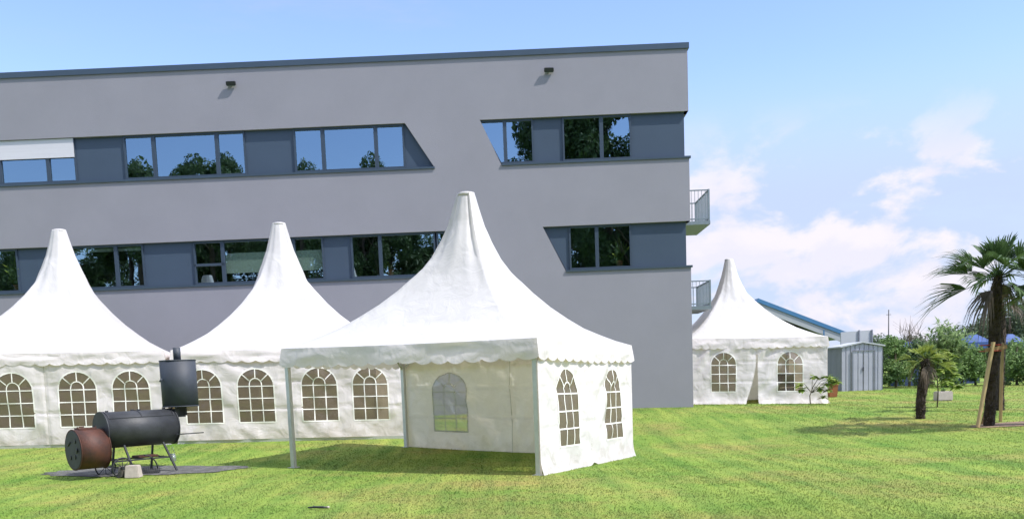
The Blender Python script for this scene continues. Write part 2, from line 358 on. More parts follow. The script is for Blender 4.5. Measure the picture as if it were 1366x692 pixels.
def wall(root, P0, P1, t0, t1, wins, seed, outward, flare=0., flap=None, topdots=False, amp=1., bottom_gap=0.0, lift=None, segs=None, name='side_wall', vmax=2.32, film=None):
    P0, P1 = Vector(P0), Vector(P1); dirv = Vector((P1.x-P0.x, P1.y-P0.y, 0)); W = dirv.length; dirv.normalize()
    nrm = Vector((dirv.y, -dirv.x, 0)); nrm = nrm if nrm.dot(outward) > 0 else -nrm
    panels = segs or [W/2]
    def pos(u, v, off=0.):
        b = P0 + dirv*u; g = gz(b.x, b.y) + bottom_gap; top = t0 + (t1-t0)*u/W; H = top - g
        z = g + v*H/2.32
        k = min(1., max(0., v/.3))
        o = wrinkle(None, u, v, W, seed, panels, amp) + off + flare*(1-k)**2
        if lift: z += lift(u)*max(0, 1-v/.35)
        su = 0
        if flap: o2, su = flap(u, v); o += o2
        p = b + dirv*su + nrm*o; p.z = z
        return p
    du = .045; nu = int(W/du); nv = 46
    bm = NB(); wc = [W*f for f in wins]
    grid = []; uv = []
    for i in range(nu+1):
        col_, cu = [], []
        for j in range(nv+1):
            u, v = W*i/nu, vmax*j/nv
            if topdots and j >= nv-1: v -= (.085 if j == nv else .04)*max(0., math.cos(2*math.pi*u/(W/13)))**1.3
            for c in wc:
                x, y = arch_snap(u-c, v-WB, .022)
                u, v = x+c, y+WB
            cu.append((u, v)); col_.append(bm.verts.new(pos(u, v)))
        grid.append(col_); uv.append(cu)
    slit = [flap.slit] if flap and hasattr(flap, 'slit') else []
    for i in range(nu):
        for j in range(nv):
            cu = sum(uv[a][b][0] for a, b in ((i,j),(i+1,j),(i+1,j+1),(i,j+1)))/4; cv = sum(uv[a][b][1] for a, b in ((i,j),(i+1,j),(i+1,j+1),(i,j+1)))/4
            if any(arch_in(cu-c, cv-WB) > .002 for c in wc): continue
            if slit and slit[0](cu, cv): continue
            bm.faces.new((grid[i][j], grid[i+1][j], grid[i+1][j+1], grid[i][j+1])).smooth = True
    w = obj(name, bm, PVC, root)
    r = WW/2; ys = WH-r
    for c in wc:
        bm = NB(); g2 = []; nx, ny = 8, 16
        for j in range(ny+1):
            y = -.01 + (WH+.02)*j/ny; hw = (r+.01) if y <= ys else math.sqrt(max(1e-5, (r+.011)**2-(y-ys)**2))
            g2.append([bm.verts.new(pos(c+hw*(2*i/nx-1), WB+y, -.005)) for i in range(nx+1)])
        for j in range(ny):
            for i in range(nx): bm.faces.new((g2[j][i], g2[j][i+1], g2[j+1][i+1], g2[j+1][i])).smooth = True
        pane = obj('window', bm, film or FILM, root)
        bm = NB()
        def ribbon(path, w_, off=.004):
            pts = []
            for k in range(len(path)-1):
                (x0,y0),(x1,y1) = path[k], path[k+1]; L = math.hypot(x1-x0, y1-y0); n = max(1, int(L/.07))
                for q in range(n): pts.append((x0+(x1-x0)*q/n, y0+(y1-y0)*q/n))
            pts.append(path[-1]); prev = None
            for k, (x, y) in enumerate(pts):
                a = pts[max(0,k-1)]; b = pts[min(len(pts)-1,k+1)]; L = math.hypot(b[0]-a[0], b[1]-a[1]) or 1
                nx_, ny_ = -(b[1]-a[1])/L*w_/2, (b[0]-a[0])/L*w_/2
                v0 = bm.verts.new(pos(c+x+nx_, WB+y+ny_, off)); v1 = bm.verts.new(pos(c+x-nx_, WB+y-ny_, off))
                if prev: bm.faces.new((prev[0], prev[1], v1, v0)).smooth = True
                prev = (v0, v1)
        arc = lambda rad, a0, a1, n=14: [(rad*math.cos(a0+(a1-a0)*k/n), ys+rad*math.sin(a0+(a1-a0)*k/n)) for k in range(n+1)]
        ribbon([(-r,0)]+[(-r,ys)]+arc(r, math.pi, 0)[1:]+[(r,0),(-r,0)], .035, .006)
        for x in (-.155,.155): ribbon([(x,0),(x,ys+.04)], .026)
        for k in (0,1,2): ribbon([(-r,ys*(k+1)/3),(r,ys*(k+1)/3)], .026, .0065)
        ribbon([(-.155,ys+.04)]+[(.155*math.cos(a), ys+.04+.17*math.sin(a)) for a in np.linspace(math.pi,0,9)]+[(.155,ys+.04)], .026)
        for a in (90, 44, 136):
            ca, sa = math.cos(R(a)), math.sin(R(a)); r0 = .21 if a == 90 else .19
            ribbon([(r0*ca, ys+r0*sa),(r*ca, ys+r*sa)], .026)
        obj('window_bars', bm, TRIM, pane)
    bm = NB()
    for pc in panels:
        if any(abs(pc-c) < r for c in wc): continue
        if slit: continue
        pr = None
        for k in range(24):
            v = min(2.25, vmax-.1)*k/23; a = bm.verts.new(pos(pc-.008, v, .006)); b = bm.verts.new(pos(pc+.008, v, .006))
            if pr: bm.faces.new((pr[0], pr[1], b, a))
            pr = (a, b)
    if len(bm.verts): obj('seam', bm, SEAM, root)
    else: bm.free()
    return w

def tent(label, group, c, ez, apex, az, walls, cap_r, val_h=.30, seed=1, floor=False, posts=(0,1,2,3), scallop=.36, sag=0.02):
    """c: eave corners front-left, front-right, back-right, back-left (xy); ez: eave heights"""
    cx = sum(p[0] for p in c)/4; cy = sum(p[1] for p in c)/4; base = Vector((cx, cy, gz(cx, cy)))
    root = thing('pagoda_tent', label, 'tent', base, 0, group)
    inv = -base
    kids = []
    def part(name, bm, m, smooth=False):
        bmesh.ops.translate(bm, vec=inv, verts=bm.verts[:]); return obj(name, bm, m, root, smooth)
    # roof
    prof = [(1,0),(.90,.032),(.81,.07),(.70,.122),(.60,.187),(.49,.268),(.385,.36),(.285,.465),(.197,.58),(.14,.69),(.10,.79),(.074,.89),(.054,.975),(.047,1.0)]
    # densify the profile
    P = []
    for (a,b),(a2,b2) in zip(prof, prof[1:]):
        for k in range(3): P.append((a+(a2-a)*k/3, b+(b2-b)*k/3))
    P.append(prof[-1])
    NS = 20; ez_m = sum(ez)/4; cap_f = cap_r/1.25/(math.hypot(c[1][0]-c[0][0], c[1][1]-c[0][1])/2)
    bm = NB(); rings = []
    for (rf, t) in P:
        rf = max(rf, cap_f); ring = []
        sq = min(1., max(0., (rf-.09)/.22)); sq = sq*sq*(3-2*sq)
        for s in range(4):
            A, B = c[s], c[(s+1)%4]; eA, eB = ez[s], ez[(s+1)%4]
            for k in range(NS):
                q = k/NS; ex, ey = A[0]+(B[0]-A[0])*q, A[1]+(B[1]-A[1])*q; e = eA+(eB-eA)*q
                vx, vy = (ex-cx), (ey-cy)
                mid = math.hypot((A[0]+B[0])/2-cx, (A[1]+B[1])/2-cy); L = math.hypot(vx, vy)
                circ = mid*1.30/L
                g = circ*(1-sq)+1*sq
                # cloth pulled in a little between the hips
                g *= 1 - .05*math.sin(math.pi*q)*(rf*(1-rf))*2.2
                x = cx + vx*g*rf + (apex[0]-cx)*(1-rf); y = cy + vy*g*rf + (apex[1]-cy)*(1-rf)
                z = e + (az-e)*t
                w = noise.noise(Vector((s*3+q*6+seed*9, rf*2.5, seed)))*.035*(rf**.5)*(1-rf*.6)
                w += .010*math.sin((s+q)*34+noise.noise(Vector((q*3,rf*4,seed)))*3)*max(0, .5-abs(rf-.35))
                gore = 1+.016*math.cos((s+q)*2*math.pi*4)*min(1,(1-rf)*2)*math.exp(-((rf-.16)/.20)**2)
                x = apex[0]+(x-apex[0])*gore; y = apex[1]+(y-apex[1])*gore
                if rf > .98: z -= sag*math.sin(math.pi*q); w = 0
                ring.append(bm.verts.new((x, y, z+w)))
        rings.append(ring)
    n = 4*NS
    for a, b in zip(rings, rings[1:]):
        for k in range(n):
            bm.faces.new((a[k], a[(k+1)%n], b[(k+1)%n], b[k])).smooth = True
    cap = bm.faces.new(rings[-1])
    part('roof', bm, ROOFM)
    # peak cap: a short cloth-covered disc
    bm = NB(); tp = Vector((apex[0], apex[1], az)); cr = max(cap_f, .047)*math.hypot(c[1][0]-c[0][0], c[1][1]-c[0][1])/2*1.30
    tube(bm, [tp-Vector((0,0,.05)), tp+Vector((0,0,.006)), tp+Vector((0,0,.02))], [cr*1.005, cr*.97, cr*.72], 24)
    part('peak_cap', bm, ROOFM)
    # hip seams and panel seams as narrow welded bands
    # valance with scalloped hem
    bm = NB()
    for s in range(4):
        A, B = Vector((*c[s], ez[s])), Vector((*c[(s+1)%4], ez[(s+1)%4])); d = B-A; L = d.length; dn = d.normalized(); nr = Vector((dn.y,-dn.x,0))
        if nr.dot(Vector((A.x-cx, A.y-cy, 0))) < 0: nr = -nr
        ns = max(8, int(round(L/scallop))); nu_ = ns*8; pr = None
        for k in range(nu_+1):
            u = k/nu_; p = A + d*u; p.z -= sag*math.sin(math.pi*u)
            ph = (u*ns) % 1.0; sc = math.sin(math.pi*ph)**.8*(.055+.03*noise.noise(Vector((int(u*ns)*1.7, s+seed, 8))))
            colv = []
            for j in range(7):
                vv = j/6; wv = noise.noise(Vector((u*L*.9+s*11+seed, vv*1.2, seed*2)))*.06 + noise.noise(Vector((u*L*2.5+vv*2+s, vv*2.5, seed*4)))*.025
                edge = min(1, min(u,1-u)*L/.25)
                off = .012 + (.035*vv + wv*math.sin(math.pi*min(1,vv*.75))*1.0)*edge + .045*vv*(1-edge)
                drop = vv*(val_h + (sc if j == 6 else 0) + noise.noise(Vector((u*L*.6, s+seed, 3)))*.02*(j==6 or 0))
                q = p + nr*off; 
                if edge < 1:   # meet the neighbour at the corner
                    q += dn*((-1 if u < .5 else 1)*(1-edge)*(.012+.08*vv*.5))
                colv.append(bm.verts.new((q.x, q.y, p.z-drop)))
            if pr:
                for j in range(6): bm.faces.new((pr[j], colv[j], colv[j+1], pr[j+1])).smooth = True
            pr = colv
    part('valance', bm, PVC)
    # frame: posts, eave beams
    for i in range(4):
        x, y = c[i]; dx, dy = cx-x, cy-y; L = math.hypot(dx,dy); x += dx/L*.09; y += dy/L*.09; a = math.atan2(c[1][1]-c[0][1], c[1][0]-c[0][0])
        if i not in posts: continue
        bm = NB(); g = gz(x,y); M = Matrix.Translation((x,y,0)) @ Matrix.Rotation(a,4,'Z')
        box(bm, (-.045,-.045,g-.03), (.045,.045,ez[i]-.02), M); bevel(bm, .006, 1)
        box(bm, (-.09,-.09,g-.02), (.09,.09,g+.012), M)
        p = part('post', bm, ALU)
        bm = NB(); s1 = c[(i+1)%4]; s2 = c[(i+3)%4]
        for t in (s1, s2):
            v = Vector((t[0]-x, t[1]-y, 0)).normalized()
            bar(bm, Vector((x,y,ez[i]-.42)), Vector((x,y,ez[i]-.10))+v*.32, .03, .03)
        part('corner_brace', bm, ALU)
    for i in range(4):
        A = Vector((*c[i], ez[i]-.07)); B = Vector((*c[(i+1)%4], ez[(i+1)%4]-.07)); ctr = Vector((cx,cy,0))
        ia = (ctr-Vector((A.x,A.y,0))).normalized()*.09; ib = (ctr-Vector((B.x,B.y,0))).normalized()*.09
        bm = NB(); bar(bm, A+ia, B+ib, .05, .09); part('eave_beam', bm, ALU)
    bm = NB(); tube(bm, [(apex[0],apex[1],az-1.6),(apex[0],apex[1],az-.03)], .04, 8); part('spire_pole', bm, ALU)
    for w in walls:
        i, j = w.pop('side'); A, B = c[i], c[j]
        ctr = Vector((cx,cy,0)); outw = Vector(((A[0]+B[0])/2-cx, (A[1]+B[1])/2-cy, 0))
        w0 = root.location.copy()
        objs_before = set(o.name for o in COL.objects)
        wall(root, (A[0],A[1],0), (B[0],B[1],0), ez[i]-.045-w.get('top_drop',0), ez[j]-.045-w.pop('top_drop',0), outward=outw, **w)
        for o in COL.objects:
            if o.name not in objs_before and o.type == 'MESH': o.data.transform(Matrix.Translation(inv))
    if floor:
        bm = NB(); A, B = Vector((*c[0],0)), Vector((*c[1],0)); n0 = Vector((A.x-cx, A.y-cy,0))
        nn = Vector(((B-A).y, -(B-A).x, 0)).normalized(); nn = nn if nn.dot(n0) > 0 else -nn
        ns = 8
        for k in range(ns):
            a = A+(B-A)*(k/ns); b = A+(B-A)*((k+1)/ns); a.z = gz(a.x,a.y)+.03; b.z = gz(b.x,b.y)+.03
            bar(bm, a-nn*.05, b-nn*.05, .06, .09)
        part('ground_rail', bm, ALU)
    return root

# main open-fronted tent
FRc, FLc, BRc, BLc = (.521,17.0), (-4.539,19.75), (2.689,21.2), (-2.60,23.9)
ap = at(622, 258, 20.475)
def curl(u, v): return 0, 0
def liftm(u): return .05*math.exp(-((u-2.35)/.12)**2)
tent('open-fronted white spired tent with arched windows on its right side, nearest to the camera', None,
     [FLc, FRc, BRc, BLc], [2.46,2.383,2.30,2.38], (ap.x, ap.y), ap.z,
     [dict(side=(1,2), wins=[.27,.76], seed=3, flare=.06, topdots=True, vmax=2.05, amp=.85, lift=liftm),
      dict(side=(3,2), wins=[.225], seed=5, amp=1.0, film=FILMH)], .135, val_h=.33, seed=2)

# the two joined tents on the left
def rowtent(label, pxl, pxr, dl, dr, peak_px, peak_y, wins, seed, depth, grp):
    A = at(pxl, 595, dl); B = at(pxr, 590, dr); fd = Vector((B.x-A.x, B.y-A.y)); W = fd.length
    ml = Vector(((A.x+B.x)/2, (A.y+B.y)/2))
    # centre lies behind the front's middle, on the peak's line of sight
    base_px = peak_px + .038*(465-peak_y)
    cy_ = ml.y + depth/2*.97; X = at(base_px, 465, cy_).x
    dd = Vector((X-ml.x, cy_-ml.y)).normalized()*depth
    Cr = (B.x+dd.x, B.y+dd.y); Cl = (A.x+dd.x, A.y+dd.y)
    cc = [(A.x,A.y),(B.x,B.y),Cr,Cl]; e = [at(pxl if k in (0,3) else pxr, 0, 25).z*0 for k in range(4)]
    eL = gz(A.x,A.y)+2.40; eR = gz(B.x,B.y)+2.40
    cxx = sum(p[0] for p in cc)/4; cyy = sum(p[1] for p in cc)/4; pk = at(peak_px, peak_y, cyy)
    return tent(label, grp, cc, [eL,eR,eR,eL], (pk.x, pk.y), pk.z,
         [dict(side=(0,1), wins=wins, seed=seed, amp=1.35, bottom_gap=.08), dict(side=(1,2), wins=[], seed=seed+20), dict(side=(3,2), wins=[], seed=seed+21), dict(side=(0,3), wins=[], seed=seed+22)],
         .15, val_h=.27, seed=seed, floor=True, scallop=.35)
rowtent('closed white spired tent behind the black barrel smoker, partly cut off by the left edge', -98, 227, 24.2, 24.9, 79, 307, [.147,.37,.63,.853], 11, 5.6, 'closed white tents joined in a row')
rowtent('closed white spired tent between the smoker chimney and the open-fronted tent', 238, 546, 25.0, 25.7, 372, 298, [.122,.345,.618,.84], 12, 5.4, 'closed white tents joined in a row')

# the tent beyond the building's corner
def farflap(u, v):
    c0 = 2.62; o = 0.; su = 0.
    if v < 1.6:
        k = (1-v/1.6)**1.5
        if u < c0: su = -.42*k*math.exp(-((u-c0)/.55)**2); o = .12*k*math.exp(-((u-c0)/.6)**2)
        else: su = .0; o = .10*k*math.exp(-((u-c0)/.5)**2)
    return o, su
farflap.slit = lambda u, v: abs(u-2.62) < .03 and v < 1.75
fl, fr = (6.45,35.55), (11.57,35.25)
pk = at(972, 346, 38.0)
def liftf(u): return .0
tent('white spired tent with a door slit, just past the right corner of the grey building', None,
     [fl, fr, (11.65,40.4), (6.55,40.6)], [2.83,2.72,2.74,2.82], (pk.x, 38.0), pk.z,
     [dict(side=(0,1), wins=[.275,.74], seed=31, flare=.12, flap=farflap, amp=1.1), dict(side=(1,2), wins=[], seed=32, flare=.1), dict(side=(3,2), wins=[], seed=33), dict(side=(0,3), wins=[], seed=34)],
     .15, val_h=.33, seed=8, scallop=.30)
def crate_case(x, y):
    g = gz(x,y); t = thing('equipment_case', 'dark case standing inside the tent by the building corner, seen through its right window', 'case', (x,y,g), .1)
    bm = NB(); box(bm, (-.28,-.25,.0), (.28,.25,1.0)); bevel(bm, .02); obj('body', bm, DARK, t)
    bm = NB(); box(bm, (-.30,-.27,1.003), (.30,.27,1.10)); bevel(bm, .02); obj('lid', bm, DARK, t)
    bm = NB(); box(bm, (-.29,-.28,.55), (.29,-.252,.60)); obj('strap', bm, TRIM, t)
crate_case(*[at(1047, 530, 36.3).x, 36.3])

# ------------------------------------------------------------ office building
YAW = -0.019; DC = 33.0
corner = at(925, 540, DC)
tl = Vector((-math.cos(YAW), -math.sin(YAW), 0)); nf = Vector((math.sin(YAW), -math.cos(YAW), 0))
def fs(px, py):                  # metres left of the corner, on the facade plane
    v = ray(px, py); k = Vector((corner.x, corner.y, 0)).dot(nf)/Vector((v.x,v.y,0)).dot(nf)
    return (v*k - Vector((corner.x, corner.y, 0))).dot(tl)
def fp(s, z, d=0.): p = Vector((corner.x, corner.y, 0)) + tl*s - nf*d; p.z = z; return p   # d = depth behind the facade
ZR, UT, UB, LT, LB = [EYE+v for v in (10.377, 8.41, 6.938, 4.88, 3.394)]
SE = 36.0; DEP = 15.0; REC = .13
B0 = Vector((corner.x, corner.y, .5))
bld = thing('office_building', 'long grey rendered office building with blue-grey window bands, behind the tents', 'building', B0)
def bpart(name, bm, m, parent=None, **k):
    bmesh.ops.translate(bm, vec=-B0, verts=bm.verts[:]); return obj(name, bm, m, parent or bld, **k)
ops = [  # openings: (z top, z bottom, s left top/bottom, s right top/bottom)
  (UT,UB, SE,SE, fs(540,164), fs(580,224)), (UT,UB, fs(640,160), fs(669,219), 0,0),
  (LT,LB, SE,SE, fs(612,307), fs(648,366)), (LT,LB, fs(724,302), fs(755,362), 0,0)]
bm = NB()
def quad(bm, pts): bm.faces.new([bm.verts.new(p) for p in pts])
zb = -.6
for (z0,z1) in ((zb,LB),(LT,UB),(UT,ZR)): quad(bm, [fp(SE,z0),fp(0,z0),fp(0,z1),fp(SE,z1)])
quad(bm, [fp(ops[0][5],UB), fp(ops[1][3],UB), fp(ops[1][2],UT), fp(ops[0][4],UT)])
quad(bm, [fp(ops[2][5],LB), fp(ops[3][3],LB), fp(ops[3][2],LT), fp(ops[2][4],LT)])
for (zt,zb_,lt,lb,r_t,r_b) in ops:      # reveals
    quad(bm, [fp(lt,zt), fp(r_t,zt), fp(r_t,zt,REC+.3), fp(lt,zt,REC+.3)])
    quad(bm, [fp(lb,zb_), fp(r_b,zb_), fp(r_b,zb_,REC+.3), fp(lb,zb_,REC+.3)])
    if lt < SE-.1: quad(bm, [fp(lt,zt), fp(lb,zb_), fp(lb,zb_,REC+.3), fp(lt,zt,REC+.3)])
    if r_t > .1: quad(bm, [fp(r_t,zt), fp(r_b,zb_), fp(r_b,zb_,REC+.3), fp(r_t,zt,REC+.3)])
# right end wall: proud strips and recessed bands
for (z0,z1) in ((zb,LB),(LT,UB),(UT,ZR)): quad(bm, [fp(0,z0),fp(0,z0,DEP),fp(0,z1,DEP),fp(0,z1)])
for z in (LB,LT,UB,UT): quad(bm, [fp(0,z), fp(0,z,DEP), fp(REC,z,DEP), fp(REC,z,0)])
# left end, back, roof slab
quad(bm, [fp(SE,zb),fp(SE,zb,DEP),fp(SE,ZR,DEP),fp(SE,ZR)]); quad(bm, [fp(SE,zb,DEP),fp(0,zb,DEP),fp(0,ZR,DEP),fp(SE,ZR,DEP)])
quad(bm, [fp(SE,ZR-.3,.02),fp(0.02,ZR-.3,.02),fp(0.02,ZR-.3,DEP-.02),fp(SE-.02,ZR-.3,DEP-.02)])
bpart('wall', bm, PLAST)
bm = NB()
for (a, b) in (((-.05,-.05),(SE+.05,.25)), ((-.05,DEP-.25),(SE+.05,DEP+.05)), ((-.05,.252),(.25,DEP-.252))):
    P = [fp(a[0],ZR+.002,a[1]), fp(b[0],ZR+.002,a[1]), fp(b[0],ZR+.002,b[1]), fp(a[0],ZR+.002,b[1])]; prism(bm, P, Vector((0,0,.18)))
bpart('roof_coping', bm, COPE)
for (z0, z1) in ((LB,LT),(UB,UT)):       # end wall band panels
    bm = NB(); prism(bm, [fp(REC,z0,REC+.02),fp(REC,z0,DEP),fp(REC,z1,DEP),fp(REC,z1,REC+.02)], tl*.05); bpart('cladding_panel', bm, CLAD)
# ledges under the bands
for (s0,s1,z) in ((SE,fs(580,224),UB),(fs(669,219),-.05,UB),(SE,fs(648,366),LB),(fs(755,362),-.05,LB)):
    bm = NB(); prism(bm, [fp(s0,z-.03,-.045),fp(s1,z-.03,-.045),fp(s1,z-.03,REC-.01),fp(s0,z-.03,REC-.01)], Vector((0,0,.065))); bpart('window_ledge', bm, COPE)
def clad(poly):
    bm = NB(); prism(bm, [fp(s,z,REC) for s,z in poly], -nf*.04)
    bpart('cladding_panel', bm, CLAD)
def window(zt, zb, sl, sr, mull, sl_top=None, blind=None, shade=None, bars=(), label=None):
    """glazing between s=sl (left) and s=sr (right)"""
    slt = sl if sl_top is None else sl_top
    zt -= .0; zbf = zb + .11; fw = .055
    bm = NB()
    def fb(s0, s1, z0, z1, d0=REC-.05, d1=REC+.04):
        prism(bm, [fp(s0,z0,d0),fp(s1,z0,d0),fp(s1,z1,d0),fp(s0,z1,d0)], -nf*(d1-d0))
    fb(slt, sr, zt-.07, zt-.001); fb(sl, sr, zb+.036, zbf)
    if sl_top is None: fb(sl, sl-fw, zbf, zt-.07)
    fb(sr+fw, sr, zbf, zt-.07)
    for mu in mull: fb(mu+.06, mu-.06, zbf, zt-.07)
    for (a, b, z) in bars: fb(a, b, z-.04, z+.04)
    fr_ = bpart('window', bm, FRAME, **({'label':label} if label else {}))
    bm = NB(); quad(bm, [fp(sl if sl_top is None else sl,zbf-.02,REC+.01), fp(sr,zbf-.02,REC+.01), fp(sr,zt-.04,REC+.01), fp(slt,zt-.04,REC+.01)])
    bpart('pane', bm, GLASS, fr_)
    if blind:
        bm = NB(); h = blind; prism(bm, [fp(sl-.03,zt-h,REC-.075),fp(sr+.03,zt-h,REC-.075),fp(sr+.03,zt-.01,REC-.075),fp(sl-.03,zt-.01,REC-.075)], -nf*.02); bpart('outside_blind', bm, BLIND, fr_)
    if shade:
        a, b, z0, z1 = shade
        bm = NB(); prism(bm, [fp(a,z0,REC+.10),fp(b,z0,REC+.10),fp(b,z1,REC+.10),fp(a,z1,REC+.10)], -nf*.01); bpart('roller_shade', bm, SHADE, fr_)
U = lambda px: fs(px, 195); Lw = lambda px: fs(px, 340)
# upper band, left group
window(UT, UB, U(-60), U(98), [U(-5), U(60)], blind=.62, label='window with its outside blind half lowered')
clad([(U(98),UB+.036),(U(163),UB+.036),(U(163),UT-.002),(U(98),UT-.002)])
window(UT, UB, U(163), U(326), [U(203), U(288)])
clad([(U(326),UB+.036),(U(391),UB+.036),(U(391),UT-.002),(U(326),UT-.002)])
window(UT, UB, U(391), U(539), [U(430), U(501)])
clad([(U(539),UB+.036),(ops[0][5]+.02,UB+.036),(ops[0][4]+.02,UT-.002),(U(539)+.0,UT-.002)])
clad([(SE,UB+.036),(U(-60),UB+.036),(U(-60),UT-.002),(SE,UT-.002)])
# upper band, right group
window(UT, UB, ops[1][3]-.0, U(712), [U(674)], sl_top=ops[1][2], label='window with a slanted left edge')
clad([(U(712),UB+.036),(U(751),UB+.036),(U(751),UT-.002),(U(712),UT-.002)])
window(UT, UB, U(751), U(843), [U(803)])
clad([(U(843),UB+.036),(REC,UB+.036),(REC,UT-.002),(U(843),UT-.002)])
# lower band, left group
clad([(SE,LB+.036),(Lw(-60),LB+.036),(Lw(-60),LT-.002),(SE,LT-.002)])
window(LT, LB, Lw(-60), Lw(21), [Lw(-18)])
clad([(Lw(21),LB+.036),(Lw(84),LB+.036),(Lw(84),LT-.002),(Lw(21),LT-.002)])
window(LT, LB, Lw(84), Lw(190), [Lw(153)], shade=(Lw(84)-.06,Lw(190)+.06,LT-.20,LT-.10))
clad([(Lw(190),LB+.036),(Lw(257),LB+.036),(Lw(257),LT-.002),(Lw(190),LT-.002)])
window(LT, LB, Lw(257), Lw(431), [Lw(296), Lw(391)], shade=(Lw(298),Lw(431)+.06,LB+.40,LT-.42), bars=((Lw(257),Lw(298),LB+.70),), label='window with a pale green roller shade')
clad([(Lw(431),LB+.036),(Lw(468),LB+.036),(Lw(468),LT-.002),(Lw(431),LT-.002)])
window(LT, LB, Lw(468), Lw(581), [Lw(507)])
window(LT, LB, Lw(583), Lw(612), [])
clad([(Lw(612),LB+.036),(ops[2][5]+.02,LB+.036),(ops[2][4]+.01,LT-.002),(Lw(612)+.001,LT-.002)])
# lower band, right group
clad([(ops[3][3]-.02,LB+.036),(Lw(760),LB+.036),(Lw(760),LT-.002),(ops[3][2]-.02,LT-.002)])
window(LT, LB, Lw(760), Lw(843), [Lw(797)])
clad([(Lw(843),LB+.036),(REC,LB+.036),(REC,LT-.002),(Lw(843),LT-.002)])
# rooms behind the glass
for (z0, z1) in ((LB-.8, LT+.25),(UB-.8, UT+.25)):
    bm = NB(); s0, s1, d0, d1 = .3, SE-.2, REC+.32, 6.0
    quad(bm, [fp(s0,z0,d0),fp(s1,z0,d0),fp(s1,z0,d1),fp(s0,z0,d1)]); quad(bm, [fp(s0,z1,d0),fp(s1,z1,d0),fp(s1,z1,d1),fp(s0,z1,d1)])
    quad(bm, [fp(s0,z0,d1),fp(s1,z0,d1),fp(s1,z1,d1),fp(s0,z1,d1)])
    quad(bm, [fp(s0,z0,d0),fp(s0,z0,d1),fp(s0,z1,d1),fp(s0,z1,d0)]); quad(bm, [fp(s1,z0,d0),fp(s1,z0,d1),fp(s1,z1,d1),fp(s1,z1,d0)])
    s = 3.0
    while s < SE: quad(bm, [fp(s,z0,d0+.8),fp(s,z0,d1),fp(s,z1,d1),fp(s,z1,d0+.8)]); s += 5.3
    bpart('room', bm, ROOM)
# balconies on the end wall
for ptop, pbot in ((252,299),(373,412)):
    z = at(947, pbot, 35.6).z; ht = at(947, ptop, 35.6).z-z; PR = 1.16; d0_, d1_ = 2.6, 5.4
    bm = NB(); prism(bm, [fp(-.002,z,d0_),fp(-PR,z,d0_),fp(-PR,z,d1_),fp(-.002,z,d1_)], Vector((0,0,.12)))
    b_ = bpart('balcony', bm, GALV)
    bm = NB(); e_ = PR-.04
    for (a, c_) in (((.0,d0_+.04),(e_,d0_+.04)),((e_,d0_+.04),(e_,d1_-.04)),((e_,d1_-.04),(.0,d1_-.04))):
        for zz in (.20, ht-.03): bar(bm, fp(-a[0],z+zz,a[1]), fp(-c_[0],z+zz,c_[1]), .04, .04)
        n = int(max(abs(a[0]-c_[0]), abs(a[1]-c_[1]))/.115)
        for q in range(n+1):
            f = q/n; s_, dd_ = a[0]+(c_[0]-a[0])*f, a[1]+(c_[1]-a[1])*f
            bar(bm, fp(-s_,z+.12,dd_), fp(-s_,z+ht-.04,dd_), .016, .016)
    for dd_ in (d0_+.04, d1_-.04): bar(bm, fp(-e_,z,dd_), fp(-e_,z+ht,dd_), .06, .06)
    bpart('railing', bm, GALV, b_)

# two lamps high on the facade
for px, py, lab in ((309,113,'dark wall lamp high on the grey facade above the left window groups'),(732,95,'dark wall lamp high on the grey facade above the slanted window')):
    s = fs(px, py); v = ray(px, py); k = Vector((corner.x,corner.y,0)).dot(nf)/Vector((v.x,v.y,0)).dot(nf); z = v.z*k+EYE
    p = fp(s, z, -.002); t = thing('wall_lamp', lab, 'lamp', p, -YAW, 'lamps on the office facade')
    bm = NB(); box(bm, (-.04,-.06,-.02), (.04,0,.04)); obj('bracket', bm, DARK, t)
    bm = NB(); M = Matrix.Translation((0,-.095,0)) @ Matrix.Rotation(R(22),4,'X'); box(bm, (-.155,-.05,-.06), (.155,.05,.075), M); bevel(bm, .015); obj('housing', bm, DARK, t)
    bm = NB(); box(bm, (-.14,-.04,-.072), (.14,.04,-.062), M); obj('lens', bm, GALV, t)

# plants on the inner sills
def leafspray(bm, c, n, L, w, spread=1., up_=.6):
    for k in range(n):
        a = random.random()*2*math.pi; e = R(random.uniform(25,85))*up_/.6; e = min(e, R(88))
        d = Vector((math.cos(a)*math.cos(e)*spread, math.sin(a)*math.cos(e)*spread, math.sin(e))); l = L*random.uniform(.6,1.1)
        s = d.cross(Vector((0,0,1))).normalized()*w*random.uniform(.7,1.2); c = Vector(c)
        p1 = c+d*l*.5; p2 = c+d*l+Vector((0,0,-l*.15))
        v = [bm.verts.new(q) for q in (c-s*.3, c+s*.3, p1+s, p1-s, p2)]
        bm.faces.new((v[0],v[1],v[2],v[3])); bm.faces.new((v[3],v[2],v[4]))
POT = mat('clay_pot', (.45,.20,.10), .8)
for px, py, zt, hgt, n, lab in ((518,362,LB,.62,26,'spiky yellow-green pot plant behind the window left of the main spire'),
                          (829,352,LB,.85,60,'bright lime pot plant behind the lower right window'),
                          (12,378,LB,1.0,60,'leafy green pot plant behind the window at the left edge')):
    s = fs(px, py); p = fp(s, zt+.10, REC+.42); t = thing('pot_plant', lab, 'plant', p, 0, 'plants behind the office windows')
    bm = NB(); tube(bm, [(0,0,0),(0,0,.03),(0,0,.22),(0,0,.24)], [.08,.09,.13,.13], 14); obj('pot', bm, POT, t)
    bm = NB()
    for q in range(3 if n > 30 else 1): leafspray(bm, (random.uniform(-.1,.1),0,.22+q*.15), n//(3 if n > 30 else 1), hgt*.75, .035 if n < 30 else .05)
    obj('foliage', bm, LEAF5, t)

